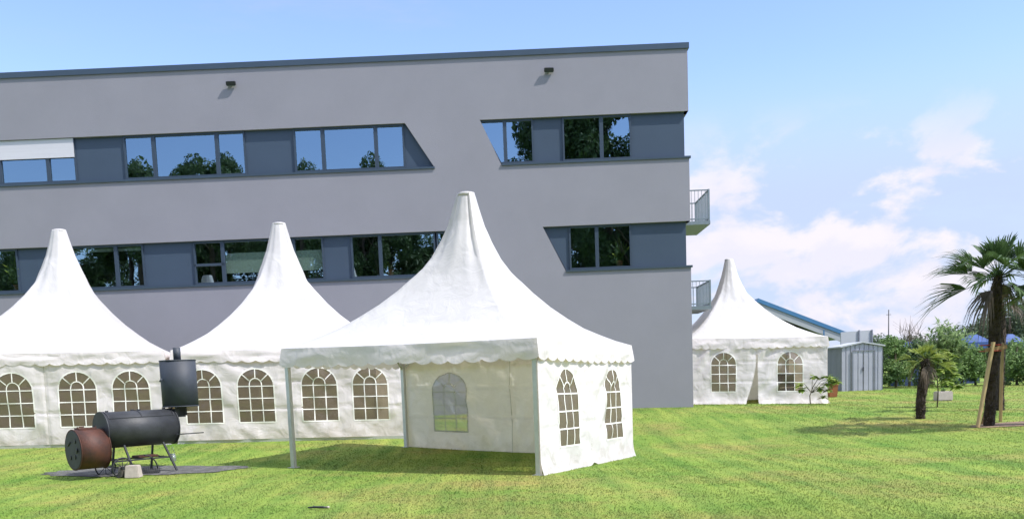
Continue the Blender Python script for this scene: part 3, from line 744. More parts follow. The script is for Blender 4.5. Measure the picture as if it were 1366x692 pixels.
# ------------------------------------------------------------ barrel smoker
g0 = hit(187, 631); S = thing('barrel_smoker', 'black and rusty barrel smoker with a tall drum chimney, on a dark ash patch', 'smoker', g0, R(46))
def cyl(bm, a, b, r, n=40, lip=0.0, capin=.02):
    a, b = Vector(a), Vector(b); d = (b-a).normalized()
    tube(bm, [a+d*0, a+d*.001, b-d*.001, b], [r-capin, r, r, r-capin], n)
# main barrel
bm = NB(); cyl(bm, (-.72,0,.90), (.74,0,.90), .352, 48, capin=.004); barrel = obj('barrel', bm, BLACK, S)
bm = NB()
for x in (-.71, .73):
    bm = NB(); tube(bm, [(x-.012,0,.90),(x+.012,0,.90)], .366, 48); obj('rim', bm, BLACK, barrel)
bm = NB()
for a0 in (40, 128):
    q0 = (0, -math.cos(R(a0))*.358, .90+math.sin(R(a0))*.358)
    bar(bm, (-.65,q0[1],q0[2]), (.67,q0[1],q0[2]), .012, .012)
for x in (-.65, 0.01, .67):
    pr = None
    for k in range(9):
        a = R(40+88*k/8); v = [bm.verts.new((x+dx, -math.cos(a)*r_, .90+math.sin(a)*r_)) for dx in (-.01,.01) for r_ in (.356,.364)]
        if pr:
            bm.faces.new((pr[1],pr[3],v[3],v[1])); bm.faces.new((pr[0],pr[1],v[1],v[0])); bm.faces.new((pr[3],pr[2],v[2],v[3]))
        pr = v
for x in (-.55,-.04,.10,.62): tube(bm, [(x-.03,.05,1.262),(x+.03,.05,1.262)], .016, 8)
obj('lid', bm, DARK, barrel)
bm = NB(); tube(bm, [(.64,-.34,.74),(1.22,-.40,.74)], .011, 8); obj('handle', bm, DARK, S)
_fz = .14
# firebox
bm = NB(); cyl(bm, (-1.50,-.02,.44), (-.66,-.02,.44), .405, 48, capin=.004); fbx = obj('firebox', bm, RUST, S)
bm = NB(); tube(bm, [(-1.515,-.02,.44),(-1.502,-.02,.44)], [.385,.395], 40); fdoor = obj('door', bm, BLACK, fbx)
for x in (-1.505, -.69):
    bm = NB(); tube(bm, [(x,-.02,.44),(x+.02,-.02,.44)], .415, 48); obj('rim', bm, RUST, fbx)
bm = NB()
for (y, z) in ((-.15,.62),(-.22,.44),(-.10,.30),(.12,.28)): tube(bm, [(-1.535,y,z),(-1.515,y,z)], .045, 14)
tube(bm, [(-1.55,-.27,.38),(-1.55,-.27,.50)], .012, 8); tube(bm, [(-1.53,.06,.60),(-1.53,.20,.52)], .012, 8)
obj('vent', bm, DARK, fdoor)
bm = NB(); bar(bm, (-1.36,.0,.855), (-.86,.0,.855), .22, .035); tube(bm, [(-1.32,-.06,.895),(-1.18,-.06,.895)], .012, 8)
for x in (-1.36,-.86): bar(bm, (x,-.06,.83), (x,-.06,.90), .03, .03)
obj('top_plate', bm, RUST, fbx)
MF = Matrix.Translation((-.04,-.02,.44+_fz-.01)) @ Matrix.Translation((-.66,0,0)) @ Matrix.Diagonal((.68,.94,.94,1)) @ Matrix.Translation((.66,.02,-.44))
for o_ in [fbx, fdoor]+[c_ for c_ in fbx.children if c_ is not fdoor]+list(fdoor.children): o_.data.transform(MF)
# chimney
bm = NB(); bar(bm, (.70,0,1.16), (1.02,0,1.16), .17, .17); bar(bm, (.97,0,1.10), (.97,0,1.29), .17, .17)
pts = [(.70+.2*(1-math.cos(a)), -.09, 1.17+.2*math.sin(a)) for a in np.linspace(0,math.pi/2,8)]; tube(bm, pts, .014, 6)
obj('smoke_duct', bm, DARK, S)
bm = NB(); tube(bm, [(.97,0,1.28),(.97,0,1.282),(.97,0,2.228),(.97,0,2.23)], [.342,.355,.355,.342], 48); dr = obj('chimney_drum', bm, DRUM, S)
for z in (1.292, 2.218):
    bm = NB(); tube(bm, [(.97,0,z-.01),(.97,0,z+.01)], .362, 48); obj('rim', bm, DRUM, dr)
bm = NB()
tube(bm, [(.55,-.02,1.80),(.59,-.02,1.86)], .02, 8)
obj('latch', bm, DRUM, dr)
bm = NB(); tube(bm, [(.97,0,2.23),(.97,0,2.48)], .075, 20, cap=True); obj('chimney_pipe', bm, DRUM, S)
# legs
for (a, b) in (((.42,-.22,.60),(.62,-.36,-.02)),((.42,.22,.60),(.40,.36,-.02)),((-.38,-.22,.60),(-.30,-.30,.22)),((-.38,.22,.60),(-.42,.34,-.02))):
    bm = NB(); bar(bm, a, b, .035, .035); obj('leg', bm, DARK, S)
bm = NB()
for y in (-.28,.28): bar(bm, (-.62,y,.30), (.56,y,.30), .03, .03)
for x in (-.5,0,.5): bar(bm, (x,-.28,.30), (x,.28,.30), .025, .025)
obj('lower_frame', bm, DARK, S)
bm = NB(); M = Matrix.Translation((.10,-.05,.335)); box(bm, (-.20,-.16,-.015), (.22,.16,.03), M); bevel(bm, .012); obj('rusty_tray', bm, RUST, S)
for y in (-.40, .38):
    bm = NB(); n = 28; c = Vector((-.52,y,.17)); rr = .20
    pts = [c+Vector((math.cos(2*math.pi*k/n)*rr, 0, math.sin(2*math.pi*k/n)*rr)) for k in range(n+1)]; tube(bm, pts, .014, 6, cap=False); w_ = obj('wheel', bm, DARK, S)
    bm = NB()
    for k in range(8): tube(bm, [c, c+Vector((math.cos(math.pi*k/4)*rr,0,math.sin(math.pi*k/4)*rr))], .007, 5)
    tube(bm, [c-Vector((0,.04,0)), c+Vector((0,.04,0))], .03, 10); obj('spokes', bm, DARK, w_)
bm = NB(); tube(bm, [(-.52,-.4,.17),(-.52,.38,.17)], .014, 8)
tube(bm, [(-.05+.28*math.cos(a), -.30, .08+.30*math.sin(a)) for a in np.linspace(.05,1.5,9)], .014, 6); obj('axle', bm, DARK, S)
# things round it
def block(px, py, w, d, h, m, lab, rz):
    p = hit(px, py); bm = NB(); vs = [(-w/2,-d/2,0),(w/2,-d/2,0),(w/2,d/2,0),(-w/2,d/2,0)]
    k = .82; a = [bm.verts.new(v) for v in vs]; b = [bm.verts.new((v[0]*k,v[1]*k,h)) for v in vs]
    bm.faces.new(a[::-1]); bm.faces.new(b)
    for i in range(4): bm.faces.new((a[i],a[(i+1)%4],b[(i+1)%4],b[i]))
    bevel(bm, .012); o = obj('concrete_block', bm, m, None, label=lab, category='block', group='concrete blocks under the smoker'); o.location = p; o.rotation_euler = (0,0,rz)
block(168, 635, .24,.26,.21, CONC, 'grey concrete block, left of the pair in front of the smoker wheel', .15)
block(178.5, 636.5, .28,.26,.24, CONC2, 'pale tapered concrete block, right of the pair in front of the smoker wheel', .05)
p = hit(200, 632); gr = thing('fire_grate', 'low dark metal grate with short tines under the smoker barrel', 'grate', p, .2)
bm = NB(); bar(bm, (-.18,0,.02), (.18,0,.02), .02, .02); bar(bm, (-.18,.14,.02), (.18,.14,.02), .02, .02); obj('rail', bm, DARK, gr)
for y in (0,.14):
    bm = NB()
    for k in range(9): tube(bm, [(-.17+k*.0425,y,.0),(-.17+k*.0425,y,.12)], .007, 5)
    obj('tine_row', bm, DARK, gr)
LGL = film_mat('clear_jar_glass', (.9,.93,.93), (.5,.52,.55), .25, .25)
lp = at(230.5, 606, g0.y+.25); ln = thing('jar_lantern', 'small clear glass jar lantern hanging beside the right legs of the smoker', 'lantern', lp - Vector((0,0,.13)))
bm = NB(); tube(bm, [(0,0,0),(0,0,.01),(0,0,.10),(0,0,.13)], [.045,.058,.062,.045], 16); obj('jar', bm, LGL, ln)
bm = NB(); tube(bm, [(0,0,.131),(0,0,.15)], .047, 16); tube(bm, [(-.04,0,.14),(-.02,0,.24),(0,0,.30),(.02,0,.24),(.04,0,.14)], .004, 5); obj('lid', bm, GALV, ln)

def patch(name, c, rx, ry, m, rz=0, dz=.005, seed=0, bump_z=.0):
    bm = NB(); n = 56; rr = 7; rings = []
    for j in range(rr+1):
        ring = []
        for k in range(n):
            a = 2*math.pi*k/n; w = 1+.03*random.random()+.18*noise.noise(Vector((math.cos(a)*1.5,math.sin(a)*1.5,seed)))+.16*noise.noise(Vector((math.cos(a)*6,math.sin(a)*6,seed)))
            f = j/rr*w; lx, ly = math.cos(a)*rx*f, math.sin(a)*ry*f
            x = c.x+lx*math.cos(rz)-ly*math.sin(rz); y = c.y+lx*math.sin(rz)+ly*math.cos(rz)
            ring.append(bm.verts.new((x, y, gz(x,y)+dz+bump_z*(1-(j/rr)**2) + (noise.noise(Vector((x*5,y*5,0)))*bump_z*.4 if j < rr else 0))))
            if j == 0: break
        rings.append(ring)
    for k in range(n): bm.faces.new((rings[0][0], rings[1][k], rings[1][(k+1)%n]))
    for a, b in zip(rings[1:], rings[2:]):
        for k in range(n): bm.faces.new((a[k], b[k], b[(k+1)%n], a[(k+1)%n]))
    return obj(name, bm, m, None, True, kind='structure')
ASH = mat('ash_and_gravel', (.035,.036,.038), .95, noise_s=6, col2=(.15,.15,.145), bump=1., bump_s=40)
ac = hit(195, 628); patch('ash_ground', ac, 1.95, .78, ASH, R(3), .012, 2, .012)
# stick on the lawn
p = hit(425, 679); bm = NB(); tube(bm, [(-.15,.01,.03),(-.05,0,.035),(.06,.0,.03),(.12,0,.025)], [.010,.016,.018,.014], 8); 
tube(bm, [(.12,0,.025),(.155,.005,.03)], [.02,.012], 8, mi=1); tube(bm, [(-.03,0,.035),(-.09,.05,.05)], [.009,.004], 6)
o = obj('stick', bm, [DARK, CONC2], None, label='dark broken stick with a pale end lying on the lawn in front', category='stick'); o.location = p; o.rotation_euler = (0,0,-.1)

# ------------------------------------------------------------ vegetation
def leaves(bm, blobs, n, size, flat=.5, droop=0.):
    tot = sum(b[3]**2 for b in blobs)
    for (x,y,z,r,rzs) in blobs:
        for _ in range(max(3,int(n*r*r/tot))):
            d = Vector((random.gauss(0,1),random.gauss(0,1),random.gauss(0,1))).normalized()
            f = (.35+.65*random.random()**.6)*r*(1+.25*noise.noise(d*2.5+Vector((x,y,z))))
            if noise.noise(Vector((x+d.x*f, y+d.y*f, z+d.z*f))*(1.6/r**.5)) < -.22: continue
            c = Vector((x+d.x*f, y+d.y*f, z+d.z*f*rzs)); s = size*random.uniform(.6,1.3)
            nrm = (d*.6+Vector((random.gauss(0,.6),random.gauss(0,.6),random.gauss(0,.6)+flat))).normalized()
            a, b = frame_of(nrm); t = random.random()*6.28; a, b = a*math.cos(t)+b*math.sin(t), b*math.cos(t)-a*math.sin(t)
            v = [bm.verts.new(q) for q in (c-a*s*.5, c+b*s*.28-a*s*.05+nrm*s*.06, c+a*s*.55, c-b*s*.28-a*s*.05+nrm*s*.06)]
            bm.faces.new(v)
def trunk_limbs(bm, h, r, n, spread, z0=.25, lean=(0,0)):
    top = Vector((lean[0],lean[1],h)); pts = [Vector((0,0,-.1)), Vector((lean[0]*.3+.03,lean[1]*.3,h*.35)), Vector((lean[0]*.6-.03,lean[1]*.6,h*.7)), top]
    tube(bm, pts, [r,r*.75,r*.5,r*.15], 9)
    for k in range(n):
        t = random.uniform(z0,.9); b = pts[0].lerp(top, t); a = random.random()*6.28; L = spread*(1-.5*t)*random.uniform(.7,1.1)
        e = b+Vector((math.cos(a)*L, math.sin(a)*L, L*random.uniform(.4,.9))); m_ = b.lerp(e,.5)+Vector((0,0,-.06*L))
        tube(bm, [b,m_,e], [r*.4*(1.1-t),r*.25*(1.1-t),r*.06], 6)
def shrub(name, label, cat, loc, blobs, n, size, m, h, r, limbs, spread, grp=None, tm=None):
    t = thing(name, label, cat, loc, 0, grp)
    bm = NB(); leaves(bm, blobs, n, size); obj('crown', bm, m, t)
    bm = NB(); trunk_limbs(bm, h, r, limbs, spread); obj('trunk', bm, tm or BARK2, t)
    return t

def fan_palm(name, label, loc, H, r, nf_, L, m, lean=(0,0), seed=1, rough=.05, group=None, dead=8, upb=0.):
    random.seed(seed); t = thing(name, label, 'palm', loc, 0, group)
    # trunk with fibrous, shaggy leaf bases
    bm = NB(); nr = int(H/.035); n = 22; rings = []
    for j in range(nr+1):
        f = j/nr; z = -.05+f*(H+.05); cxx = lean[0]*f+.02*math.sin(f*7+seed); cyy = lean[1]*f
        rr = r*(.92+.12*math.sin(f*3.0)+.16*(f>.9)*(f-.9)*10*0)*(1.0 if f < .93 else 1-(f-.93)*6)
        rings.append([bm.verts.new((cxx+math.cos(2*math.pi*k/n)*rr*(1+rough*4*noise.noise(Vector((math.cos(2*math.pi*k/n)*3,math.sin(2*math.pi*k/n)*3,z*9+seed)))),
                                    cyy+math.sin(2*math.pi*k/n)*rr*(1+rough*4*noise.noise(Vector((math.cos(2*math.pi*k/n)*3+9,math.sin(2*math.pi*k/n)*3,z*9+seed)))), z)) for k in range(n)])
    for a, b in zip(rings, rings[1:]):
        for k in range(n): bm.faces.new((a[k],a[(k+1)%n],b[(k+1)%n],b[k]))
    for q in range(int(H*520)):
        f = random.random(); z = f*H; a = random.random()*6.28; c0 = Vector((lean[0]*f+math.cos(a)*r*.9, lean[1]*f+math.sin(a)*r*.9, z))
        d = Vector((math.cos(a)*.8, math.sin(a)*.8, random.uniform(-.3,1.0))).normalized(); s = Vector((-math.sin(a),math.cos(a),0))*random.uniform(.008,.022); l = random.uniform(.05,.15)*(1 if f < .95 else 1.5)
        v = [bm.verts.new(p) for p in (c0-s, c0+s, c0+d*l)]; bm.faces.new(v)
    obj('trunk', bm, BARK, t)
    top = Vector((lean[0], lean[1], H))
    bm = NB(); bd = NB()
    for i in range(nf_+dead):
        isd = i >= nf_; B = bd if isd else bm
        az = i*2.39996+random.uniform(-.25,.25)
        el = R(random.uniform(-50,-15)) if isd else R(82-100*((i+.5)/nf_)**.9+random.uniform(-8,8))+upb
        L_ = L*(.66 if el > R(35) else 1.0)*random.uniform(.85,1.1); pl = L_*random.uniform(.28,.40)*(1.1 if not isd else .8); fl_ = L_*random.uniform(.62,.72)*(.8 if isd else 1)
        d = Vector((math.cos(az)*math.cos(el), math.sin(az)*math.cos(el), math.sin(el)))
        p1 = top+d*pl*.5+Vector((0,0,.03*pl)); p2 = top+d*pl-Vector((0,0,.06*pl*math.cos(el)))
        tube(B, [top+Vector((0,0,-.05)), p1, p2], [.018,.011,.008], 5)
        dd = (p2-p1).normalized(); side = dd.cross(Vector((0,0,1)))
        if side.length < .2: side = Vector((math.cos(az+1.57), math.sin(az+1.57), 0))
        side.normalize(); nn = side.cross(dd).normalized(); nl = 28; span = R(58 if not isd else 45)
        for k in range(nl):
            a = -span+2*span*k/(nl-1); ld = (dd*math.cos(a)+side*math.sin(a)+nn*(.75*abs(math.sin(a)))).normalized()
            l = fl_*(1-.32*abs(a)/span)*random.uniform(.85,1.08); wv = l*math.sin(span/nl)*1.5
            wd = (nn.cross(ld)).normalized(); dr = (.55 if isd else .16)*l*random.uniform(.5,1.6); fold = nn*wv*.5*(1 if k%2 else -1)
            q1 = p2+ld*l*.38; q2 = p2+ld*l*.72-Vector((0,0,dr*.35)); q3 = p2+ld*l*(.98)-Vector((0,0,dr*1.15))
            v = [B.verts.new(p) for p in (p2, q1-wd*wv*.48+fold*.3, q1+wd*wv*.48-fold*.3, q2-wd*wv*.40, q2+wd*wv*.40, q3)]
            B.faces.new((v[0],v[2],v[1])); B.faces.new((v[1],v[2],v[4],v[3])); B.faces.new((v[3],v[4],v[5]))
    obj('crown', bm, m, t)
    if dead: obj('dry_fronds', bd, DEADL, t)
    else: bd.free()
    return t
pb = hit(1320, 568)
tall = fan_palm('fan_palm', 'tall fan palm with a shaggy dark trunk, propped by planks', pb, 3.55, .13, 24, 1.8, PALML, (.14,.0), 5, .05, 'fan palms on the lawn', 2)
pb2 = hit(1334, 547)
fan_palm('fan_palm', 'second fan palm trunk standing hidden close behind the propped tall palm', pb2, 3.05, .12, 10, 1.0, PALML, (.02,.1), 9, .05, 'fan palms on the lawn', 2)
pb3 = hit(1396, 566)
fan_palm('fan_palm', 'fan palm just outside the right edge, only its frond tips in the picture', pb3, 3.35, .13, 16, 1.45, PALML, (.1,.0), 14, .05, 'fan palms on the lawn', 4)
ps = hit(1227, 558)
fan_palm('fan_palm', 'short fan palm with yellowish fronds, left of the tall palm', ps, 1.62, .125, 14, .9, PALMY, (.14,0), 21, .06, 'fan palms on the lawn', 3, upb=-.1)
random.seed(11)
def plank(a, b, w, h, m, lab):
    a, b = Vector(a), Vector(b); bm = NB(); bar(bm, Vector((0,0,0)), b-a, w, h); bevel(bm, .004, 1)
    o = obj('support_plank', bm, m, None, label=lab, category='plank', group='timber props of the tall palm'); o.location = a
pa = at(1304, 569, pb.y-.15); pa.z = gz(pa.x, pa.y); plank(pa, at(1325, 456, pb.y-.26), .12, .05, WOOD, 'long pale plank leaning on the front left of the tall palm')
pa = at(1310, 569, pb.y+.5); pa.z = gz(pa.x, pa.y); plank(pa, at(1326, 505, pb.y+.25), .07, .05, WOOD2, 'short brown prop leaning low behind the tall palm')
pa = at(1335, 540, pb.y+.9); pa.z = gz(pa.x, pa.y); plank(pa, at(1337, 457, pb.y+.3), .09, .05, WOOD, 'upright pale plank between the two tall palms')
pa = at(1314, 467, pb.y-.21); plank(pa, at(1343, 462, pb.y-.21), .05, .09, WOOD2, 'horizontal crosspiece tied across the tall palm trunk')
bm = NB(); c = at(1321.5, 464, pb.y)
for dz in (-.07,.07): tube(bm, [Vector((.24*math.cos(a), .24*math.sin(a), dz)) for a in np.linspace(0,2*math.pi,24)], .014, 6, cap=False)
o = obj('red_strap', bm, mat('red_webbing', (.35,.05,.03), .7), None, label='red strap wound round the tall palm and its props', category='strap'); o.location = c
patch('soil_patch', Vector((pb.x+.9,pb.y+.0,0)), 1.45, .55, SOIL, 0, .012, 5, .02)
# young plant and planter between the palms
p = hit(1250, 543); t = thing('exotic_plant', 'yellow-green plant with drooping leaf tiers between the short palm and tall palm', 'plant', p)
bm = NB(); tube(bm, [(0,0,-.02),(.03,0,.5),(-.02,0,1.1),(.10,.05,1.75)], [.022,.018,.014,.008], 7)
ends = []
for k in range(16):
    z = .55+k*.075; a = k*2.4; L = .62*(1-.03*k); e = Vector((math.cos(a)*L*.75+.14, math.sin(a)*L*.6, z+.14)); tube(bm, [(0.0,0,z),(e.x*.5,e.y*.5,z+.16),tuple(e)], [.009,.007,.004], 5); ends.append(e)
obj('stem', bm, BARK2, t)
bm = NB()
for e in ends:
    for q in range(34):
        a = random.random()*6.28; d = Vector((math.cos(a),math.sin(a),random.uniform(-.9,.1))).normalized(); l = random.uniform(.16,.34); s = d.cross(Vector((0,0,1))).normalized()*l*.30
        v = [bm.verts.new(x) for x in (e, e+d*l*.5+s, e+d*l, e+d*l*.5-s)]; bm.faces.new(v)
obj('foliage', bm, LEAF5, t)
p = hit(1258, 534); t = thing('stone_planter', 'low pale stone planter behind the yellow-green plant', 'planter', p)
bm = NB(); box(bm, (-.28,-.2,0), (.28,.2,.34)); bevel(bm, .03); obj('body', bm, CONC2, t)
bm = NB(); leafspray(bm, (0,0,.28), 30, .28, .03); obj('foliage', bm, LEAF1, t)
# sapling in front of the far tent
p = at(1081, 538, 34.4); p.z = gz(p.x,p.y); t = thing('sapling', 'thin leaning sapling with light green leaves, in front of the tent near the shed', 'sapling', p)
bm = NB(); br = [(0,0,-.02),(-.02,0,.3),(.10,0,.62),(.28,0,.9),(.55,0,.98)]; tube(bm, br, [.02,.018,.015,.01,.006], 7)
tips = [Vector(br[-1]), Vector((.75,0,.90)), Vector((.95,0,.78)), Vector((.35,.05,.55)), Vector((.62,0,.50)), Vector((.48,0,.25)), Vector((-.38,0,.72)), Vector((-.30,0,.55)), Vector((.15,0,1.0)), Vector((.6,0,.72))]
for q in tips[1:]: tube(bm, [(.05,0,.4),(q.x*.5,q.y*.5,q.z*.5+.35),tuple(q)], [.012,.008,.004], 5)
obj('trunk', bm, BARK2, t)
bm = NB()
for e in tips:
    for q in range(26):
        a = random.random()*6.28; d = Vector((math.cos(a),math.sin(a),random.uniform(-.8,.3))).normalized(); l = random.uniform(.16,.32); s = d.cross(Vector((0,0,1))).normalized()*l*.28
        v = [bm.verts.new(x) for x in (e, e+d*l*.5+s, e+d*l, e+d*l*.5-s)]; bm.faces.new(v)
obj('crown', bm, LEAF5, t)
# orange crate with plants by the shed
p = hit(1112, 524); p = Vector((at(1110,520,40).x, 40, 0)); p.z = gz(p.x,p.y)
t = thing('orange_tub', 'orange plastic tub with a leafy plant, between the tent and the metal shed', 'tub', p)
bm = NB(); a = [bm.verts.new(v) for v in ((-.16,-.15,0),(.16,-.15,0),(.16,.15,0),(-.16,.15,0))]; b = [bm.verts.new(v) for v in ((-.20,-.19,.48),(.20,-.19,.48),(.20,.19,.48),(-.20,.19,.48))]
bm.faces.new(a[::-1]); bm.faces.new(b)
for i in range(4): bm.faces.new((a[i],a[(i+1)%4],b[(i+1)%4],b[i]))
bevel(bm, .02); obj('body', bm, ORNG, t)
bm = NB(); leafspray(bm, (0,0,.45), 90, .55, .05, 1.1); obj('foliage', bm, LEAF1, t)
bm = NB(); box(bm, (-.22,-.21,.482), (.22,-.19,.52)); box(bm, (-.22,.19,.482), (.22,.21,.52)); obj('rim', bm, ORNG, t)

# bushes and trees along the far edge of the lawn
def bush(px, w, h, dist, m, n, size, lab, zsc=1., name='bush', grp='bushes along the far edge of the lawn', top=None):
    b = at(px, 515, dist); b.z = gz(b.x, b.y); bl = []
    k = max(5, int(w*h*1.6))
    for _ in range(k):
        r_ = random.uniform(.28,.42)*min(w,h)*.9; bl.append((random.uniform(-.5,.5)*max(.1,w-r_), random.uniform(-.6,.6), random.uniform(r_*.6, max(r_*.7,h-r_*.9)), r_, zsc))
    return shrub(name, lab, 'bush' if name == 'bush' else 'tree', b, bl, int(n*2.2), size, m, h*.8, .07 if h < 3 else .14, 9, w*.38, grp)
random.seed(4)
bush(1195, 1.7, 2.55, 45.5, LEAF1, 2600, .13, 'fresh green bush right beside the metal shed')
bush(1213, 1.5, 2.3, 47.5, LEAF2, 2000, .13, 'darker bush just right of the one beside the shed')
bush(1240, 2.2, 2.9, 49.5, LEAF2, 2600, .14, 'wide bush behind the short fan palm')
bush(1283, 2.0, 2.4, 46.5, LEAF1, 2400, .13, 'rounded bush left of the tall palm trunk below the blue canopy')
bush(1301, 1.7, 2.0, 50.5, LEAF2, 1800, .13, 'low bush hidden behind the leaning plank')
bush(1338, 1.6, 2.3, 49.5, LEAF2, 2200, .13, 'bush just right of the twin palm trunks')
bush(1356, 2.1, 2.5, 47.5, LEAF1, 2600, .13, 'bush right of the palms at the picture edge')
bush(1385, 2.4, 2.4, 47.5, LEAF2, 1800, .14, 'dark bush cut off by the right edge')
# feathery bamboo
b = at(1263, 513, 44.0); b.z = gz(b.x,b.y); t = thing('bamboo', 'tall feathery light green bamboo clump behind the short palm', 'bamboo', b)
bm = NB(); bl = NB()
for k in range(46):
    a = random.random()*6.28; s = random.uniform(.1,1.0); h = random.uniform(2.0,3.3)*(1-.25*s); e = Vector((math.cos(a)*s*1.25, math.sin(a)*s*.9, h))
    st = Vector((math.cos(a)*.25*s, math.sin(a)*.2*s, 0)); md = st.lerp(e,.55)+Vector((-math.cos(a)*.12*s,0,.25)); tube(bm, [st,md,e], [.018,.012,.004], 5)
    for q in range(75):
        f = random.uniform(.2,1.0); c = (st.lerp(md,f*2) if f < .5 else md.lerp(e,f*2-1)); a2 = random.random()*6.28
        d = Vector((math.cos(a2)*.7, math.sin(a2)*.7, random.uniform(-.3,.9))).normalized(); l = random.uniform(.15,.34); sd = d.cross(Vector((.3,.2,1))).normalized()*l*.15
        v = [bl.verts.new(x) for x in (c, c+d*l*.4+sd, c+d*l, c+d*l*.4-sd)]; bl.faces.new(v)
obj('stems', bm, LEAF3, t); obj('foliage', bl, LEAF3, t)
# bare young tree
b = at(1213, 514, 52); b.z = gz(b.x,b.y); t = thing('bare_tree', 'small leafless tree behind the bushes right of the shed', 'tree', b)
bm = NB(); trunk_limbs(bm, 3.3, .06, 34, 1.5, .3)
for k in range(60):
    a = random.random()*6.28; p0 = Vector((math.cos(a)*.6*random.random(), math.sin(a)*.6*random.random(), random.uniform(1.8,3.0))); tube(bm, [p0, p0+Vector((random.uniform(-.4,.4),random.uniform(-.3,.3),random.uniform(.3,.8)))], [.012,.004], 4)
obj('trunk', bm, BARK2, t)
# far trees
def tree(px, dist, h, w, m, n, size, lab, grp='trees beyond the lawn', base_z=None, rz=0):
    b = at(px, 512, dist); b.z = gz(b.x,b.y); bl = []
    for _ in range(16):
        f = random.uniform(0,1); a = random.random()*6.28; rr = w*.5*(1-.6*abs(f-.4)); bl.append((math.cos(a)*rr*.65, math.sin(a)*rr*.65, h*(.32+.55*f), w*random.uniform(.16,.27), .85))
    return shrub('tree', lab, 'tree', b, bl, n, size, m, h*.8, w*.045, 12, w*.35, grp)
tree(1346, 85, 6.2, 6.5, LEAF4, 8000, .28, 'round green tree far behind the tall palms')
tree(1378, 95, 7.2, 8.5, LEAF6, 9000, .30, 'greyish budding tree far off at the right edge')
tree(1312, 92, 4.4, 6.5, LEAF6, 7000, .30, 'low greyish tree far behind the leaning plank')
tree(1283, 88, 4.4, 6.0, LEAF4, 7000, .28, 'low green tree far behind the bamboo')
tree(1240, 95, 3.6, 6.5, LEAF6, 6000, .30, 'pale low tree far behind the short palm')
tree(1192, 90, 3.4, 6.5, LEAF4, 6000, .30, 'low green tree far behind the metal shed')
# blue canopy and trailers behind the bushes
def canopy(px, dist, w, h, lab, top):
    b = at(px, 514, dist); b.z = gz(b.x,b.y); t = thing('blue_pavilion', lab, 'pavilion', b, 0, 'blue pavilions behind the bushes')
    bm = NB(); q = w/2; a = [bm.verts.new(v) for v in ((-q,-q,h),(q,-q,h),(q,q,h),(-q,q,h))]; c = [bm.verts.new(v) for v in ((-q*.2,-q*.2,h+top),(q*.2,-q*.2,h+top),(q*.2,q*.2,h+top),(-q*.2,q*.2,h+top))]
    d = [bm.verts.new((v.co.x*1.01,v.co.y*1.01,h-.35)) for v in a]
    for i in range(4): j = (i+1)%4; bm.faces.new((a[i],a[j],c[j],c[i])); bm.faces.new((d[i],d[j],a[j],a[i]))
    bm.faces.new(c); obj('roof', bm, BLUET, t)
    for (x, y) in ((-q,-q),(q,-q),(q,q),(-q,q)):
        bm = NB(); box(bm, (x*.96-.04,y*.96-.04,-.05), (x*.96+.04,y*.96+.04,h-.02)); obj('post', bm, DARK, t)
    bm = NB(); box(bm, (-q*.93,q*.9,0), (q*.93,q*.93,h-.1)); obj('back_wall', bm, NAVY, t)
canopy(1214, 54, 1.7, 2.1, 'dark blue pavilion behind the bushes between the shed and short palm', .35)
canopy(1297, 56, 1.5, 2.35, 'blue pavilion roof left of the tall palm trunk', .45)
canopy(1345, 57, 1.3, 2.3, 'blue pavilion behind the bushes right of the palm trunks', .45)
YEL = mat('yellow_board', (.50,.34,.05), .6)
b = at(1207, 468, 50); t = thing('yellow_sign', 'yellow board on a post above the bushes right of the shed', 'sign', Vector((b.x,b.y,gz(b.x,b.y))))
zz = b.z-gz(b.x,b.y); bm = NB(); box(bm, (-.45,-.02,zz-.10), (.45,.02,zz+.12)); bevel(bm, .008, 1); obj('board', bm, YEL, t); bm = NB(); tube(bm, [(0,.05,0),(0,.05,zz+.1)], .03, 8); obj('post', bm, GALV, t)
# thin mast
b = at(1185, 514, 60); t = thing('mast', 'thin dark mast rising above the bush beside the shed', 'mast', Vector((b.x,b.y,gz(b.x,b.y))))
bm = NB(); tube(bm, [(0,0,0),(0,0,4.6)], [.05,.03], 8); obj('pole', bm, DARK, t); bm = NB(); tube(bm, [(-.15,0,4.3),(.15,0,4.3)], .015, 5); obj('crossarm', bm, DARK, t)

# ------------------------------------------------------------ metal shed
sb = at(1123, 520, 43.5); sb.z = gz(sb.x, sb.y)-.05; t = thing('garden_shed', 'grey ribbed sheet metal shed with double doors, between the far tent and bushes', 'shed', sb, R(-3))
w, dp, hh = 1.80, 2.4, 1.98
def ribbed(bm, p0, p1, z0, z1f, outn, rib=.20, dep=.028):
    p0, p1 = Vector(p0), Vector(p1); L = (p1-p0).length; n = int(round(L/rib)); prev = None; d = (p1-p0)/L
    us = []
    for k in range(n):
        u0 = L*k/n; r_ = L/n; us += [(u0,0),(u0+r_*.70,0),(u0+r_*.78,-dep),(u0+r_*.92,-dep)]
    us.append((L,0))
    for u, o in us:
        b = p0+d*u+outn*o; v = (bm.verts.new((b.x,b.y,z0)), bm.verts.new((b.x,b.y,z1f(u/L))))
        if prev: bm.faces.new((prev[0],v[0],v[1],prev[1]))
        prev = v
bm = NB(); gab = lambda f: hh+.16*(1-abs(f-.5)*2)
ribbed(bm, (0,0,0), (w,0,0), 0, gab, Vector((0,-1,0))); obj('front_wall', bm, SHEDM, t)
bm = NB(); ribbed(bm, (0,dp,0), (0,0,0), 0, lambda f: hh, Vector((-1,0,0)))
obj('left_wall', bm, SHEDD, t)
bm = NB(); ribbed(bm, (w,0,0), (w,dp,0), 0, lambda f: hh, Vector((1,0,0))); ribbed(bm, (w,dp,0), (0,dp,0), 0, gab, Vector((0,1,0))); obj('wall', bm, SHEDM, t)
bm = NB()
